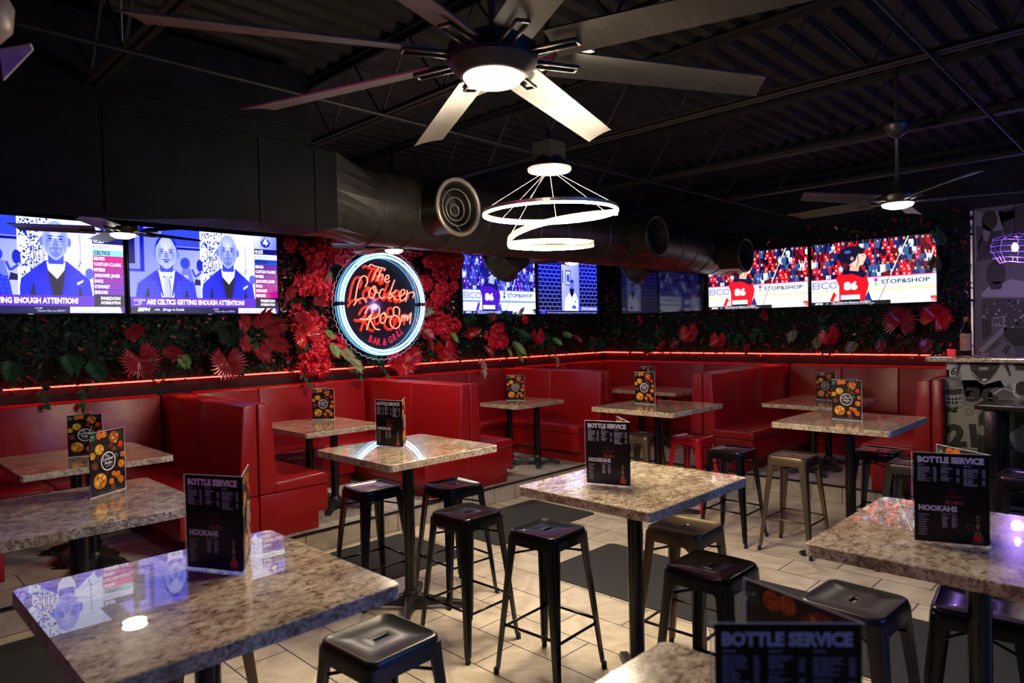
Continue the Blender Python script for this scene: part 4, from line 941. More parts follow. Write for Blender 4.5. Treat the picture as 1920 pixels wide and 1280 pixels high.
# ---------------------------------------------------------------- red LED strips
k = MB(); k.tube([(X0, 6.97, 1.392), (9.26, 6.97, 1.392)], .007, 6); o = k.obj('led_strip', M['ledred']); tag(o, 'long glowing red light strip along the left wall beneath the plants', 'light strip')
k = MB(); k.tube([(9.27, 6.96, 1.392), (9.27, 1.78, 1.392)], .007, 6); o = k.obj('led_strip', M['ledred']); tag(o, 'long glowing red light strip along the right wall beneath the plants', 'light strip')
for i in range(4):
    light('led_strip_light', 'AREA', (1.2+i*2.3, 6.955, 1.385), 1.6, (1, .02, .012), 2.2, (PI/2-.9, 0, 0), .012)
for i in range(2):
    light('led_strip_light', 'AREA', (9.255, 5.7-i*2.6, 1.385), 2.6, (1, .02, .012), 2.5, (PI/2-.9, 0, -PI/2), .012)

# ---------------------------------------------------------------- neon sign
SX, SZ, SY, SR = 4.665, 2.135, 6.72, .585
t = thing('neon_sign', 'round neon sign reading The Locker Ro8m Bar & Grill in red inside blue white rings', 'sign', (SX, SY, SZ))
k = MB(); nn_ = 180; rim = []
for i in range(nn_):
    q = 2*PI*i/nn_; r = .652+.011*math.sin(q*52); rim.append((r*math.cos(q), r*math.sin(q)))
k.prism(rim, .02, .026, 'y'); k.obj('clear_disc', M['glass'], t)
k = MB(); k.tube([(x, .023, z) for x, z in rim], .0022, 5, True); k.obj('scalloped_edge', M['glassrim'], t)
k = MB(); k.lathe([(.0, .06), (.56, .06), (.56, .066), (.0, .066)], n=60, axis='y', caps=False); k.obj('dark_backing', M['signback'], t)
for r, m, w_, yy in ((.585, 'neonw', .0085, -.03), (.562, 'neonb', .004, -.02), (.545, 'neonw', .0075, -.03), (.600, 'neonb', .004, .01)):
    for a0, a1 in ((.04, PI-.04), (PI+.04, 2*PI-.04)):
        k = MB(); k.tube([(r*math.cos(a0+(a1-a0)*i/40), yy, r*math.sin(a0+(a1-a0)*i/40)) for i in range(41)], w_, 8); k.obj('neon_ring', M[m], t, smooth=True)
for a in (0, PI, 1.05, -1.0, 2.3):
    k = MB(); k.tube([(.535*math.cos(a), -.03, .535*math.sin(a)), (.605*math.cos(a), -.03, .605*math.sin(a))], .006, 6); k.tube([(.56*math.cos(a), -.03, .56*math.sin(a)), (.56*math.cos(a), .06, .56*math.sin(a))], .005, 6); k.obj('tube_clip', M['steel_black'], t)
def spl(pts, n=5):
    P = [Vector((p[0], p[1])) for p in pts]; out = []
    for i in range(len(P)-1):
        p0, p1, p2, p3 = P[max(i-1, 0)], P[i], P[i+1], P[min(i+2, len(P)-1)]
        for j in range(n):
            u = j/n; out.append(.5*((2*p1)+(p2-p0)*u+(2*p0-5*p1+4*p2-p3)*u*u+(3*p1-p0-3*p2+p3)*u**3))
    out.append(P[-1]); return out
STK = {
 'the': [[(445, 285), (470, 262), (520, 278), (600, 290), (640, 300), (625, 318)], [(565, 288), (520, 350), (490, 425)], [(600, 300), (560, 370), (540, 430)], [(545, 405), (590, 360), (612, 370), (595, 425)], [(635, 412), (680, 400), (682, 368), (655, 370), (633, 412), (650, 442), (692, 425)]],
 'locker': [[(395, 500), (425, 440), (405, 388), (355, 398), (312, 480), (290, 570), (275, 640)], [(258, 692), (300, 640), (350, 618), (388, 622), (405, 660)],
   [(500, 490), (450, 530), (440, 590), (470, 612), (515, 560), (520, 500), (492, 488), (505, 535), (552, 558)], [(622, 518), (588, 522), (560, 580), (584, 614), (628, 596)],
   [(755, 412), (715, 500), (675, 600), (690, 612), (720, 585)], [(768, 520), (735, 552), (698, 566), (735, 590), (760, 622), (790, 622)], [(808, 592), (868, 562), (878, 518), (842, 520), (812, 580), (835, 638), (892, 600)], [(912, 518), (905, 570), (888, 645)], [(905, 572), (950, 542), (1000, 548), (985, 602)]],
 'room': [[(325, 830), (400, 832), (450, 790)], [(478, 738), (440, 840), (400, 945)], [(383, 778), (430, 710), (500, 685), (557, 718), (540, 800), (450, 832), (345, 840)], [(448, 838), (500, 930), (557, 945)],
   [(620, 760), (570, 800), (575, 872), (622, 860), (638, 790), (608, 765), (650, 812), (700, 800)], [(735, 790), (733, 722), (770, 702), (806, 730), (800, 792)], [(750+62*math.cos(2*PI*i/18), 865+70*math.sin(2*PI*i/18)) for i in range(19)],
   [(842, 785), (832, 862)], [(842, 822), (872, 792), (868, 858)], [(878, 822), (908, 792), (902, 850), (955, 765), (935, 888)]]}
def sp(p, dx=0, dz=0): return ((p[0]-622)/475*SR*.93+dx, (672-p[1])/532*SR+dz)
for word, strokes in STK.items():
    k = MB(); kb = MB()
    for s in strokes:
        pts = spl(s)
        k.tube([(sp(p)[0], -.035, sp(p)[1]) for p in pts], .0062, 6)
        rs = []
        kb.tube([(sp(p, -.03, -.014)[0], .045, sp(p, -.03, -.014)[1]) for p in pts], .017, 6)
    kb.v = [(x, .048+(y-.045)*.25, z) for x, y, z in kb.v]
    k.obj('neon_word', M['neonr'], t, smooth=True); kb.obj('backing_letter_glow', M['signred'], t)  # offset copies behind the tubes paint in the neon's reflection
def bargrill():
    k = MB()
    for ch, x, y, a in (('B', 490, 1075, -.18), ('A', 540, 1098, -.12), ('R', 590, 1110, -.05), ('&', 668, 1112, .05), ('G', 750, 1090, .3), ('R', 802, 1062, .4), ('I', 845, 1030, .5), ('L', 862, 1015, .55), ('L', 895, 990, .6)):
        vs, fs, x0, x1, y0, y1 = text_mesh(ch, .02, .15); cx, cz = sp((x, y)); q = []
        for vx, vy in vs:
            u, v = (vx-(x0+x1)/2)*.085, vy*.115; q.append((cx+u*math.cos(a)-v*math.sin(a), .055, cz+u*math.sin(a)+v*math.cos(a)))
        k.add(q, fs)
    k.obj('bar_and_grill_lettering', M['signpaint'], t)
bargrill()
k = MB()
for r in (.045, .055): k.tube([(sp((750, 865))[0]+r*math.cos(q), .02, sp((750, 865))[1]+r*math.sin(q)) for q in [2*PI*i/20 for i in range(20)]], .0035, 5, True)
k.obj('eight_ball_ring', M['signred'], t)

# ---------------------------------------------------------------- ducts and diffusers
t = thing('round_duct', 'long black round ventilation duct crossing the room below the joists', 'duct', (6, 4.6, 2.8))
k = MB(); k.lathe([(.295, 2.97), (.295, 9.34)], (0, 4.6, 2.79), 40, 'x'); k.obj('tube', M['duct'], t, (6, 4.6, 2.8), smooth=True, autosmooth=True)
for i in range(17):
    x = 3.0+i*.36+(.04 if i % 3 == 0 else 0); k = MB(); k.lathe([(.296, 0), (.301, .004), (.301, .012), (.296, .016)], (x, 4.6, 2.79), 40, 'x'); k.obj('seam_ring', M['duct'], t, (6, 4.6, 2.8), smooth=True)
k = MB(); n = 24; sq = []
for j in range(n):
    q = 2*PI*j/n; c, s = math.cos(q), math.sin(q); m_ = max(abs(c), abs(s)); sq.append((2.62, 4.6+.3*c/m_, 2.825+.265*s/m_))
k.rings([sq, [(2.97, 4.6+.297*math.cos(2*PI*j/n), 2.79+.297*math.sin(2*PI*j/n)) for j in range(n)]], False, False); k.obj('square_to_round_transition', M['duct'], t, (6, 4.6, 2.8))
def nozzle(x, y, z, R, label, rot=0, tilt=0, L_=.3, m='duct'):
    t = thing('duct_diffuser', label, 'diffuser', (x, y, z), rot, 'round duct diffusers'); t.rotation_euler = (tilt, 0, rot)
    k = MB(); k.lathe([(R*.86, L_), (R*.86, .06), (R*.93, .02), (R*.95, .0), (R*.80, .0), (R*.80, .22), (R*.2, .24)], n=44, axis='y', caps=False); k.obj('collar', M['duct'], t, smooth=True, autosmooth=True)
    k = MB(); k.tube([(R*.93*math.cos(q), -.006, R*.93*math.sin(q)) for q in [2*PI*i/48 for i in range(48)]], R*.075, 10, True); k.obj('rolled_rim', M[m], t, smooth=True)
    for i, (r, d_) in enumerate(((.62, .02), (.40, .05), (.19, .07))):
        k = MB(); k.tube([(R*.05*i+R*r*math.cos(q), d_, -R*.03*i+R*r*math.sin(q)) for q in [2*PI*j/36 for j in range(36)]], .005, 6, True); k.obj('deflector_ring', M[m], t, smooth=True)
    k = MB(); k.tube([(R*.05, .05, -R*.6), (R*.16, .02, -R*.78)], .004, 5); k.tube([(0, .1, -R*.62), (0, .1, -R*.79)], .004, 5); k.obj('support_wire', M[m], t)
    return t
M['ductl'] = noisy(mat('lit_duct_ring', rough=.35, metal=.5), 14, (.22, .19, .15), (.3, .27, .21))  # lighter duct metal: chandelier light put into the nearest diffuser's ring colour
nozzle(3.565, 4.08, 2.775, .232, 'large round diffuser with concentric rings nearest the viewer on the duct', m='ductl')
nozzle(6.40, 4.08, 2.78, .225, 'middle round diffuser on the duct, right of the spiral chandelier')
nozzle(8.42, 4.05, 2.70, .225, 'far round diffuser on the duct, overlapping the hockey televisions', tilt=.05)
nozzle(4.95, 5.02, 2.50, .232, 'round diffuser hanging from the far underside of the duct', PI, tilt=.45, L_=.22)
nozzle(7.3, 5.02, 2.55, .225, 'far underside diffuser of the duct in front of the dark television', PI, tilt=.45, L_=.22)
t = thing('duct_plenum', 'huge matte black rectangular duct box filling the upper left', 'duct', (0, 4.65, 2.5))
k = MB(); bt = [(-2.98, 2.44), (.67, 2.459), (1.23, 2.475), (1.81, 2.535), (2.62, 2.55)]
k.rings([[(x, 4.3, z) for x, z in bt]+[(2.62, 4.3, 3.09), (-2.98, 4.3, 3.09)], [(x, 4.9, 2.565) for x, z in bt]+[(2.62, 4.9, 3.09), (-2.98, 4.9, 3.09)]]); k.obj('lower_duct', M['ductbox'], t, (0, 4.65, 2.5))
k = MB(); k.box((-2.98, 4.28, 3.10), (2.42, 4.92, 3.19)); k.box((-2.98, 4.3, 3.09), (2.40, 4.9, 3.6)); k.obj('upper_duct', M['ductbox'], t, (0, 4.65, 2.5))
for x in (.2, 1.15, 2.05, 2.45):
    k = MB(); k.box((x-.006, 4.292, 2.5), (x+.006, 4.3, 3.09)); k.obj('sheet_joint', M['ductbox'], t, (0, 4.65, 2.5))

# ---------------------------------------------------------------- fans
def fan(label, x, y, zl, R, nb, a0, bw, rl, hubr, ztop=3.2, bm='blade', rootw=None, pitch=.38, es='lamp', energy=12, lc=(1, .84, .64), zbl=.035):
    t = thing('ceiling_fan', label, 'fan', (x, y, zl), 0, 'ceiling fans with round lamps')
    zb = zbl
    k = MB(); k.lathe([(0, -.028), (rl*.55, -.022), (rl*.9, -.008), (rl, .012), (rl, .02)], n=36, caps=False); k.obj('lamp', M[es], t, smooth=True)
    k = MB(); k.lathe([(rl+.004, .008), (rl+.012, .012), (hubr, zbl-.03 if zbl > .05 else .03), (hubr, zbl+.03), (hubr*.6, zbl+.07), (.03, .17)], n=36); k.obj('motor_housing', M['hub'], t, smooth=True, autosmooth=True)
    k = MB(); k.tube([(0, 0, .16), (0, 0, 3.675-zl)], .014, 10); k.obj('downrod', M['hub'], t, smooth=True)
    k = MB(); k.lathe([(.02, ztop-zl-.10), (.06, ztop-zl-.07), (.085, ztop-zl-.02), (.085, ztop-zl)], n=24); k.obj('canopy', M['hub'], t, smooth=True)
    for i in range(nb):
        a = a0+2*PI*i/nb; c, s = math.cos(a), math.sin(a); k = MB()
        r0 = hubr+.07; w0, w1 = (rootw or bw), bw; rs = []
        for j in range(9):
            r = r0+(R-r0)*j/8; wd = (w0+(w1-w0)*j/8)/2; pp = pitch*(1-.35*j/8); loop = []
            skew = .0 if j < 8 else .03
            for u in (-1, -.5, 0, .5, 1, .5, 0, -.5):
                pass
            top = [(u*wd, .006*(1-u*u)+.0035) for u in (-1, -.5, 0, .5, 1)]; bot = [(u*wd, .006*(1-u*u)-.0035) for u in (1, .5, 0, -.5, -1)]
            for u, h in top+bot:
                uu = u*math.cos(pp)-h*math.sin(pp); hh = u*math.sin(pp)+h*math.cos(pp); rr = r+(u/wd)*skew
                loop.append((c*rr-s*uu, s*rr+c*uu, zb+hh))
            rs.append(loop)
        k.rings(rs); b = k.obj('blade', M[bm], t, smooth=True, autosmooth=True)
        k = MB()
        for u in (-.022, .022): k.tube([(c*(hubr-.03)-s*u, s*(hubr-.03)+c*u, zb-.012), (c*(r0+.10)-s*u, s*(r0+.10)+c*u, zb-.014)], .007, 6)
        k.tube([(c*(r0+.10)+s*.022, s*(r0+.10)-c*.022, zb-.014), (c*(r0+.10)-s*.022, s*(r0+.10)+c*.022, zb-.014)], .007, 6); k.obj('blade_bracket', M['hub'], b, smooth=True)
    light('fan_lamp_light', 'AREA', (x, y, zl-.035), energy, lc, rl*1.9)
    return t
fan('large eight bladed grey ceiling fan with a bright lamp in the foreground', 1.775, 1.82, 2.725, 1.19, 8, math.radians(18), .145, .112, .165, energy=9, pitch=-.30, zbl=.085)
fan('ceiling fan with a lit lamp in front of the left televisions', 1.74, 6.08, 2.625, .72, 5, math.radians(18), .12, .095, .12, bm='blade', energy=.9)
fan('ceiling fan lamp peeking below the duct above the neon sign', 4.08, 5.66, 2.615, .62, 5, math.radians(20), .12, .09, .12, energy=28)
fan('ceiling fan lamp below the duct in front of the brick wall television', 6.80, 5.60, 2.64, .62, 5, math.radians(50), .12, .09, .12, energy=4, lc=(.8, .9, 1))
fan('ceiling fan with reddish blades and a lit lamp at the upper right', 5.40, 1.455, 2.625, .80, 5, math.radians(-137), .12, .105, .125, energy=3.5)

# ---------------------------------------------------------------- spiral chandelier
CX, CY, CZ = 3.12, 2.73, 2.5
t = thing('spiral_chandelier', 'warm white glowing spiral ring chandelier hanging on thin cables', 'chandelier', (CX, CY, CZ))
rt = Vector((.702, -.712, 0)); fw = Vector((.712, .702, 0)); path = []
def cp_(r, th, z): p = rt*(r*math.cos(th))+fw*(r*math.sin(th)); return Vector((p.x, p.y, z))
for i in range(64): path.append(cp_(.40, -.35+2*PI*i/64+0.0, .0-.0))
for i in range(1, 27):
    u = i/26; th = -.35-(PI-.35)*u+0; path.append(cp_(.40-.15*u, -.35*1-(PI-.35)*u, -.19*u)) if False else None
path = [p for p in path if p]
ring_ = [cp_(.40, 2*PI*i/64-PI*.30, .006*math.sin(2*PI*i/64)) for i in range(65)]
desc = [cp_(.40-.15*(i/24), 0-PI*(i/24), -.012-.178*(i/24)) for i in range(0, 25)]
low = [cp_(.25, -PI-2*PI*(i/40), -.19-.004*(i/40)+.050*math.sin(2*PI*i/40)) for i in range(1, 40)]
def band(pts, kch, kdf):
    P = pts
    for kk, z0, z1, h in ((kch, .0, .020, .008), (kdf, -.011, .0, .0075)):
        rs = []
        for i, p in enumerate(P):
            tg = (P[min(i+1, len(P)-1)]-P[max(i-1, 0)]); tg.z = 0; tg.normalize(); nrm = Vector((-tg.y, tg.x, 0))
            rs.append([p+nrm*a*h+Vector((0, 0, b)) for a, b in ((-1, z0), (1, z0), (1, z1), (-1, z1))])
        kk.rings(rs)
kc, kd = MB(), MB()
band(ring_, kc, kd); band(desc+low, kc, kd)
kc.obj('metal_channel', mat('champagne_metal', (.5, .42, .32), .3, .7), t); kd.obj('light_diffuser', M['led'], t)
k = MB(); k.lathe([(0, .25), (.128, .25), (.132, .256), (.132, .268), (0, .27)], n=40, caps=False); k.obj('ceiling_plate', M['silver'], t, smooth=True, autosmooth=True)
k = MB(); k.box((-.07, -.07, .27), (.07, .07, .42)); k.tube([(0, 0, .4), (0, 0, 1.18)], .012, 8); k.obj('junction_box', M['steel_black'], t)
for p in (ring_[4], ring_[14], ring_[24], ring_[34], ring_[44], ring_[54], desc[22]):
    a = Vector((p.x, p.y, 0)).normalized()*.022; k = MB(); k.tube([(a.x, a.y, .25), (p.x, p.y, p.z+.018)], .0016, 5); k.obj('suspension_cable', M['silver'], t)

# ---------------------------------------------------------------- ceiling odds and ends
t = thing('hanging_speaker', 'brownish dome pendant with a pale bracket cut off at the upper left corner', 'speaker', (.27, 1.99, 2.51))
k = MB(); k.lathe([(0, -.02), (.05, -.012), (.075, .02), (.08, .07), (.06, .11), (0, .12)], n=28, caps=False); k.obj('dome', mat('brown_dome', (.3, .22, .15), .4), t, smooth=True)
k = MB(); k.rings([[(.05, -.02, -.10), (.10, -.07, -.03), (.095, -.075, -.02), (.045, -.02, -.03)], [(.053, -.017, -.10), (.103, -.067, -.03), (.098, -.072, -.02), (.048, -.017, -.03)]]); k.obj('bracket', M['silver'], t)
k = MB(); k.tube([(0, 0, .11), (0, 0, 1.0)], .006, 6); k.obj('cable', M['blk'], t)
k = MB(); k.box((2.55, 1.98, 3.10), (2.60, 3.0, 3.14)); 
tag(k.obj('strut_channel', M['silver']), 'galvanised slotted strut channel under the joists near the large fan', 'channel')
k = MB(); k.tube([(1.20, 4.1, 3.67), (1.20, 4.1, 3.28), (1.20, 4.31, 3.28)], .003, 5); tag(k.obj('hanging_rod', M['silver']), 'thin threaded rod hanging before the black duct box', 'rod')

# ---------------------------------------------------------------- artificial plants on the walls
def leaf(k, p, d, n, ln, wd, fold=.3, tip=.0, segs=2, droop=0):
    # one folded leaf from p along d, face normal n
    d = d.normalized(); s = d.cross(n).normalized(); prof = {1: [(0, .12), (.45, 1), (1, 0)], 2: [(0, .15), (.35, 1), (.7, .75), (1, 0)]}[segs]
    b = len(k.v); q = 0
    for t, w in prof:
        c = p+d*(ln*t)+Vector((0, 0, -droop*t*t*ln)); h = wd*w*.5
        if w == 0: k.v.append(tuple(c)); q += 1
        else:
            k.v += [tuple(c-s*h+n*(h*fold)), tuple(c), tuple(c+s*h+n*(h*fold))]; q += 3
    m = len(prof)-1
    for i in range(m):
        a = b+3*i
        if i < m-1: k.f += [[a, a+1, a+4, a+3], [a+1, a+2, a+5, a+4]]
        else: k.f += [[a, a+1, a+3], [a+1, a+2, a+3]]
        k.m += [k.mi, k.mi]
def fan_leaf(m, R=.2, n=26, sweep=2.55, seed=0):
    r = random.Random(seed); k = MB()
    for i in range(n):
        a = -sweep+2*sweep*i/(n-1)
        d = Vector((math.sin(a), -.25-.12*math.cos(a), math.cos(a))); ln = R*(.82+.18*math.cos(a))*r.uniform(.9, 1.05)
        leaf(k, Vector((0, 0, 0)), d, Vector((0, -1, 0)), ln, R*.15, .8, segs=2, droop=.18)
    k.mi = 1; k.tube([(0, .004, 0), (0, .05, -.03), (0, .21, -.03)], .004, 5); k.mi = 0
    return k
def palm(m, Ln=.34, n=20, seed=0, wd=.015, ll=.19):
    r = random.Random(seed); k = MB()
    P = [Vector((0, .10-.17*t+.02*t*t, .02+Ln*.72*(t-.22*t*t))) for t in [i/n for i in range(n+1)]]
    for i in range(1, n+1):
        t = i/n; tg = (P[i]-P[i-1]).normalized()
        for s in (-1, 1):
            d = (tg*(.75+.7*t)+Vector((s*(.95-.5*t), -.10, -.05))).normalized(); leaf(k, P[i], d, Vector((0, -1, .1)).normalized(), ll*(1-.45*abs(t-.45))*r.uniform(.85, 1.1), wd, .6, segs=2, droop=.22)
    k.mi = 1; k.tube(P, [.004*(1-.7*i/n) for i in range(n+1)], 5); k.mi = 0
    k.mi = 1; k.tube([(0, .22, 0), (0, .10, .02)], .004, 5); k.mi = 0
    return k
def blossom(seed=0, n=80, R=.10, sz=.034):
    r = random.Random(seed); k = MB()
    for i in range(n):
        v = Vector((r.gauss(0, 1), r.gauss(0, 1), r.gauss(0, 1))).normalized(); rad = R*r.uniform(.55, 1)
        p = Vector((v.x*rad, -abs(v.y)*rad*.7-.01, v.z*rad*1.15)); nn = (v+Vector((r.uniform(-.5, .5), -.8, r.uniform(-.4, .4)))).normalized()
        for j in range(3):
            a = 2*PI*j/3+r.uniform(0, 1); t1 = nn.cross(Vector((0, 0, 1))).normalized(); t2 = nn.cross(t1)
            leaf(k, p, t1*math.cos(a)+t2*math.sin(a)+nn*.3, nn, sz*r.uniform(.7, 1.1), sz*.75, .3, segs=1)
    k.mi = 1
    for i in range(5): k.tube([(0, .08, 0), (r.uniform(-.05, .05), 0, r.uniform(-.07, .07))], .003, 4)
    k.mi = 0
    return k
def sprig(seed=0, n=12, sz=.065, Ln=.2):
    r = random.Random(seed); k = MB(); P = [Vector((.03*math.sin(3*t), .03-.1*t, -Ln*t)) for t in [i/6 for i in range(7)]]
    for i in range(n):
        p = P[min(6, 1+i//2)]; d = Vector((r.uniform(-1, 1), -.4, r.uniform(-.9, .3))); leaf(k, p, d, Vector((0, -1, .3)).normalized(), sz*r.uniform(.7, 1.1), sz*.5, .3, segs=2, droop=.2)
    k.mi = 1; k.tube(P, .0028, 5); k.mi = 0
    return k
PR = {}
def proto(key, name, mb, m):
    me = mb.obj(name, [m, M['stem']], None, smooth=True); PR[key] = (name, me.data); bpy.data.objects.remove(me)
for c, m in (('red', 'l_red'), ('wine', 'l_wine'), ('dark', 'l_dark')): proto('fan_'+c, 'fan_palm_leaf', fan_leaf(m, seed=1), M[m])
for c, m in (('lime', 'l_lime'), ('tan', 'l_tan'), ('wine', 'l_wine'), ('green', 'l_green'), ('red', 'l_red')): proto('palm_'+c, 'palm_frond', palm(m, seed=2), M[m])
for i in range(3): proto('blossom%d' % i, 'blossom_cluster', blossom(i), M['l_blossom'])
proto('sprig_pink', 'leafy_sprig', sprig(4), M['l_pink']); proto('sprig_green', 'leafy_sprig', sprig(5), M['l_green']); proto('ivy', 'ivy_cluster', blossom(9, 26, .09, .055), M['l_green'])
def name_palm(k): return k.startswith('palm')
def plant(key, wall, a, z, roll, sc, label, group, out=.12, tilt=0):
    if name_palm(key): sc *= .64
    name, me = PR[key]; o = bpy.data.objects.new(name, me); COL.objects.link(o)
    Rm = Matrix.Rotation(0 if wall == 'L' else -PI/2, 4, 'Z') @ Matrix.Rotation(tilt, 4, 'X') @ Matrix.Rotation(roll, 4, 'Y')
    o.rotation_euler = Rm.to_euler(); o.scale = (sc, sc, sc); o.location = (a, 6.98-out, z) if wall == 'L' else (9.27-out, a, z)
    tag(o, label, {'fan_palm_leaf': 'leaf', 'palm_frond': 'palm', 'blossom_cluster': 'flowers', 'leafy_sprig': 'leaves', 'ivy_cluster': 'leaves'}[name], group); return o
D = math.radians
G1 = 'palm leaves below the left televisions'
for key, a, z, roll, sc, lab in [
    ('fan_wine', 2.84, 1.54, D(175), 1.25, 'large glossy wine red fan leaf overhanging the light strip below the second television'),
    ('fan_wine', 2.05, 1.60, D(160), 1.2, 'dim wine red fan leaf below the gap between the left televisions'),
    ('palm_wine', 3.20, 1.84, D(10), 1.4, 'wine red frond standing up from the star shaped palm left of the sign'),
    ('palm_wine', 3.24, 1.82, D(62), 1.4, 'wine red frond pointing right in the star shaped palm left of the sign'),
    ('palm_wine', 3.26, 1.78, D(125), 1.4, 'wine red frond pointing down right in the star shaped palm left of the sign'),
    ('palm_wine', 3.20, 1.76, D(180), 1.4, 'wine red frond hanging straight down in the star shaped palm left of the sign'),
    ('palm_wine', 3.14, 1.80, D(-122), 1.4, 'wine red frond pointing down left in the star shaped palm left of the sign'),
    ('palm_wine', 3.14, 1.86, D(-60), 1.4, 'wine red frond pointing left in the star shaped palm left of the sign'),
    ('fan_red', 3.70, 1.80, D(-20), 1.15, 'bright glossy red fan leaf left of the neon sign'),
    ('palm_wine', 3.58, 2.15, D(-30), 1.1, 'dark red frond left of the sign at television height'),
    ('palm_wine', 3.62, 2.05, D(150), 1.1, 'dark red drooping frond left of the sign below television height'),
    ('palm_wine', 3.84, 2.10, D(30), .9, 'dark red frond touching the left rim of the neon sign'),
    ('palm_tan', 4.02, 2.35, D(-20), .8, 'pale frond behind the upper left rim of the neon sign'),
    ('palm_lime', 4.08, 1.72, D(200), 1.1, 'light green frond hanging at the lower left of the neon sign'),
    ('palm_tan', 4.18, 1.66, D(165), 1.15, 'pale tan frond below the lower left of the neon sign'),
    ('palm_tan', 4.34, 1.54, D(190), 1.1, 'pale tan frond right under the neon sign'),
    ('palm_lime', 4.24, 1.44, D(120), .9, 'green frond brushing the light strip under the neon sign'),
    ('palm_lime', 3.98, 1.86, D(170), .7, 'small light green frond left of the sign'),
    ('fan_red', 4.98, 1.42, D(150), 1.15, 'broad red leaf at the light strip under the right side of the sign'),
    ('fan_red', 5.10, 1.50, D(70), 1.0, 'glossy red leaf just right below the neon sign'),
    ('palm_tan', 5.28, 2.02, D(70), .9, 'tan frond poking out at the right rim of the neon sign'),
    ('palm_wine', 5.30, 1.86, D(150), 1.1, 'wine red frond at the lower right of the neon sign'),
    ('palm_wine', 5.46, 1.72, D(210), 1.1, 'wine red frond hanging right of the neon sign'),
    ('palm_lime', 5.80, 1.82, D(185), 1.0, 'green frond right of the neon sign, left below the hockey television'),
    ('fan_red', 5.63, 1.56, D(170), 1.15, 'glossy red fan leaf at the strip right of the neon sign'),
    ('palm_red', 6.16, 1.80, D(-110), 1.15, 'long red frond pointing up right below the hockey television'),
    ('palm_red', 6.02, 1.72, D(60), 1.1, 'red frond under the left corner of the hockey television'),
    ('palm_wine', 6.42, 1.62, D(185), 1.2, 'plum red frond hanging below the hockey television'),
    ('palm_tan', 7.06, 1.97, D(0), .9, 'pale frond sticking up in front of the hockey television'),
    ('palm_green', 7.05, 1.82, D(150), 1.0, 'dark green frond under the right corner of the hockey television'),
    ('palm_lime', 6.98, 1.66, D(170), 1.35, 'large bright green frond hanging to the strip between the middle televisions'),
    ('palm_lime', 7.04, 1.52, D(200), 1.1, 'bright green frond crossing the red strip between the middle televisions'),
    ('palm_tan', 6.86, 1.56, D(-150), .9, 'brownish green frond beside the large bright green one'),
    ('fan_red', 7.40, 1.70, D(175), .95, 'red leaf below the brick wall television'),
    ('palm_lime', 7.80, 1.68, D(150), .9, 'green frond below the brick wall television'),
    ('palm_lime', 8.02, 1.74, D(120), .8, 'yellowish green frond below the brick wall television'),
    ('palm_wine', 8.30, 1.72, D(160), .9, 'dark red frond near the room corner'),
    ('palm_wine', 8.75, 1.70, D(200), .9, 'dim red frond in the room corner'),
    ('palm_green', 1.50, 1.70, D(175), 1.2, 'green frond hanging below the first television'),
    ('palm_green', 1.66, 1.62, D(160), 1.1, 'dark green frond beside the one below the first television'),
    ('palm_green', 1.10, 1.66, D(190), 1.1, 'dark green frond at the left edge under the first television'),
    ('palm_lime', 2.42, 1.66, D(175), .95, 'green frond under the left part of the second television'),
    ('fan_dark', 2.88, 1.82, D(170), 1.0, 'dark green ribbed leaf under the second television'),
    ('palm_wine', 1.95, 1.78, D(40), 1.0, 'dim red frond rising under the gap between the left televisions'),
    ('palm_wine', 2.25, 1.70, D(120), 1.0, 'dim red frond spreading right under the second television'),
    ('palm_wine', .95, 1.55, D(150), 1.0, 'dim red frond at the far left above the strip'),
    ]: plant(key, 'L', a, z, roll, sc, lab, 'palm leaves on the left wall', out=.19)
for key, a, z, roll, sc, lab in [
    ('sprig_pink', 6.33, 1.44, 0, 1.1, 'pale pink leafy sprig hanging over the strip below the hockey television'),
    ('sprig_pink', 6.40, 1.40, .5, .8, 'small pale pink sprig beside the larger hanging one'),
    ('sprig_green', 1.30, 1.44, 0, 1.0, 'leafy sprig hanging over the strip at the left edge'),
    ('sprig_green', 1.62, 1.42, .3, 1.0, 'leafy sprig hanging below the strip under the first television'),
    ('sprig_green', 3.66, 1.42, -.3, 1.0, 'green sprig hanging over the strip left of the sign'),
    ('sprig_green', 4.45, 1.45, .4, .9, 'green sprig hanging over the strip under the sign'),
    ('sprig_green', 4.70, 1.44, -.3, .9, 'green sprig hanging over the strip under the sign centre'),
    ('sprig_pink', 7.90, 1.43, .2, .9, 'pinkish sprig hanging over the strip near the corner')]: plant(key, 'L', a, z, roll, sc, lab, 'hanging sprigs', out=.1)
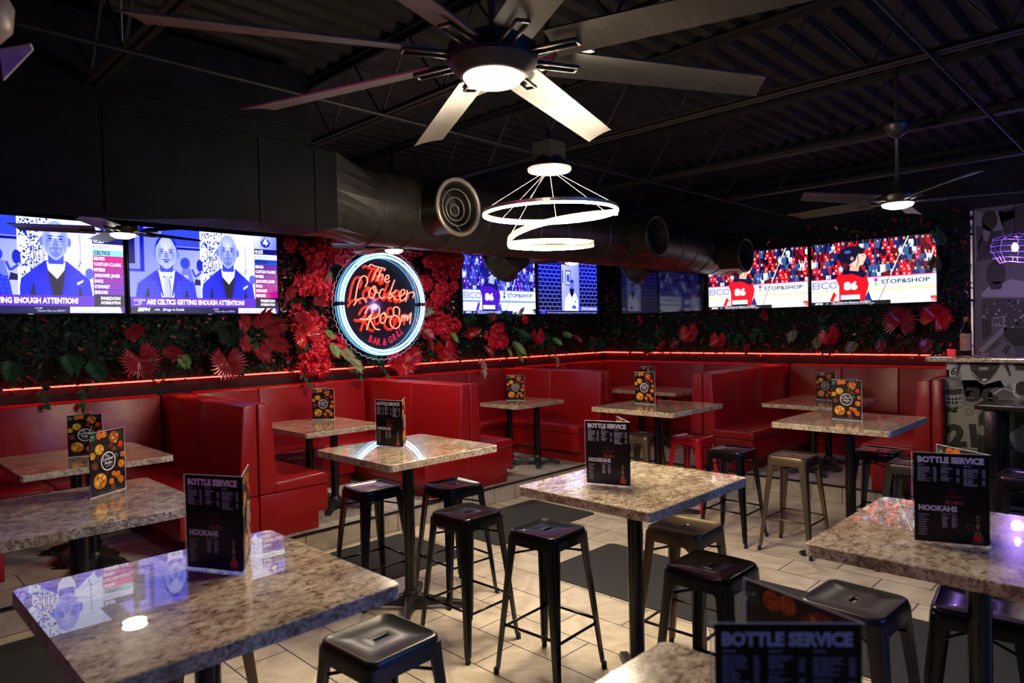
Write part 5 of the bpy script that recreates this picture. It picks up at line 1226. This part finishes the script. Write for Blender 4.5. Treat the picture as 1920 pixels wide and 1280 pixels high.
for key, a, z, roll, sc, lab in [
    ('fan_red', 5.24, 1.70, D(170), 1.1, 'red fan leaf under the left hockey television of the right wall'),
    ('palm_wine', 5.75, 1.60, D(160), 1.0, 'dim red frond under the switched off television'),
    ('palm_wine', 6.13, 1.85, D(20), .9, 'dim frond rising under the switched off television'),
    ('palm_wine', 5.47, 1.60, D(200), 1.0, 'dim red frond under the right end of the switched off television'),
    ('fan_red', 4.78, 1.60, D(180), .9, 'small red fan leaf near the strip under the partly hidden hockey television'),
    ('palm_wine', 4.40, 1.55, D(150), 1.0, 'dark red frond near the strip under the partly hidden hockey television'),
    ('palm_wine', 4.14, 1.84, D(30), 1.0, 'dark red frond rising right under the partly hidden hockey television'),
    ('palm_tan', 3.74, 1.74, D(170), 1.1, 'dull green frond under the left end of the rightmost television'),
    ('palm_tan', 3.45, 1.64, D(150), 1.1, 'dull green frond near the strip under the rightmost television'),
    ('fan_red', 3.24, 1.64, D(160), .95, 'small bright red fan leaf under the middle of the rightmost television'),
    ('palm_green', 3.28, 1.80, D(-40), .8, 'bluish frond above the small bright red leaf'),
    ('palm_tan', 2.95, 1.58, D(200), 1.0, 'dull green frond right of the small bright red leaf'),
    ('palm_wine', 2.66, 1.60, D(170), 1.0, 'dark red frond under the right half of the rightmost television'),
    ('fan_wine', 2.43, 1.80, D(10), 1.3, 'large dark red fan leaf under the right corner of the rightmost television'),
    ('fan_red', 2.05, 1.84, D(30), 1.2, 'glossy red fan leaf beside the bottle on the bar'),
    ('palm_wine', 2.16, 1.62, D(180), 1.1, 'dim red frond above the end of the bar'),
    ('palm_green', 2.10, 2.35, D(20), 1.2, 'dark frond right of the rightmost television'),
    ('palm_green', 1.98, 2.65, D(-20), 1.2, 'dark frond high up between the rightmost television and the wall mural')]: plant(key, 'R', a, z, roll, sc, lab, 'palm leaves on the right wall', out=.19)
rr = random.Random(33)
def scatter(n, x0, x1, z0, z1, wall, lab, group, keys=('blossom0', 'blossom1', 'blossom2'), s0=.75, s1=1.15, avoid=None, out=.07):
    for i in range(n):
        for _ in range(20):
            a, z = rr.uniform(x0, x1), rr.uniform(z0, z1)
            if not (avoid and math.hypot(a-SX, z-SZ) < avoid): break
        plant(rr.choice(keys), wall, a, z, rr.uniform(0, 6.28), rr.uniform(s0, s1), lab, group, out=out+rr.uniform(0, .05))
scatter(34, 3.58, 4.3, 1.55, 2.85, 'L', 'red blossom cluster massed left of the neon sign', 'red blossoms left of the neon sign', avoid=.62)
scatter(16, 4.1, 5.2, 2.6, 2.95, 'L', 'red blossom cluster massed above the neon sign', 'red blossoms above the neon sign', avoid=.6)
scatter(36, 5.1, 6.0, 1.75, 2.85, 'L', 'red blossom cluster massed right of the neon sign', 'red blossoms right of the neon sign', avoid=.62)
scatter(6, 4.85, 5.15, 1.32, 1.52, 'L', 'red blossom cluster hanging over the strip below the neon sign', 'red blossoms below the neon sign')
scatter(7, 3.75, 4.0, 1.40, 1.62, 'L', 'red blossom cluster low at the strip left of the neon sign', 'low red blossoms left of the neon sign')
scatter(6, 6.55, 6.85, 1.6, 1.85, 'L', 'red blossom cluster below the hockey television on the left wall', 'red blossoms below the hockey television')
scatter(16, 2.6, 9.0, 1.46, 1.7, 'L', 'small green ivy bunch just above the red strip on the left wall', 'ivy bunches along the left strip', keys=('ivy',))
scatter(10, 6.1, 7.3, 1.9, 2.03, 'L', 'orange lit leafy bunch right under the hockey television on the left wall', 'leaf bunches under the hockey television', keys=('blossom0', 'ivy'), s0=.5, s1=.7)
scatter(10, 2.0, 6.8, 1.48, 1.75, 'R', 'small green ivy bunch just above the red strip on the right wall', 'ivy bunches along the right strip', keys=('ivy',))
def foliage_mass(wall, a0, a1, z0, z1, n, label, seed):
    r = random.Random(seed); k = MB()
    for i in range(n):
        a, z = r.uniform(a0, a1), r.uniform(z0, z1); b = r.uniform(0, .075); k.mi = r.choices((0, 1, 2), (14, 2, 1 if wall == 'L' else 2))[0]
        if wall == 'L' and (3.5 < a < 4.15 or 5.2 < a < 6.05) and r.random() < .5: k.mi = 2
        p = Vector((a, 7.03-b, z)) if wall == 'L' else Vector((9.33-b, a, z)); nn = Vector((r.uniform(-.5, .5), -1, r.uniform(-.3, .6))) if wall == 'L' else Vector((-1, r.uniform(-.5, .5), r.uniform(-.3, .6)))
        nn.normalize(); q = r.uniform(0, 6.28); t1 = nn.cross(Vector((0, 0, 1))).normalized(); t2 = nn.cross(t1); ln = r.uniform(.035, .075)
        leaf(k, p, t1*math.cos(q)+t2*math.sin(q)+nn*.3, nn, ln, ln*r.uniform(.35, .6), .3, segs=1)
    k.mi = 0
    if wall == 'L': k.box((a0, 7.035, z0), (a1, 7.049, z1))
    else: k.box((9.336, a0, z0), (9.349, a1, z1))
    return tag(k.obj('foliage_wall', [M['l_dark'], M['l_green'], M['l_wine']], smooth=False), label, 'foliage', kind='stuff')
foliage_mass('L', .2, 9.3, 1.38, 3.0, 15000, 'dense dark green artificial leaf carpet covering the left wall', 1)
foliage_mass('R', 1.77, 7.0, 1.38, 3.1, 8500, 'dense dark artificial leaf carpet covering the right wall', 2)
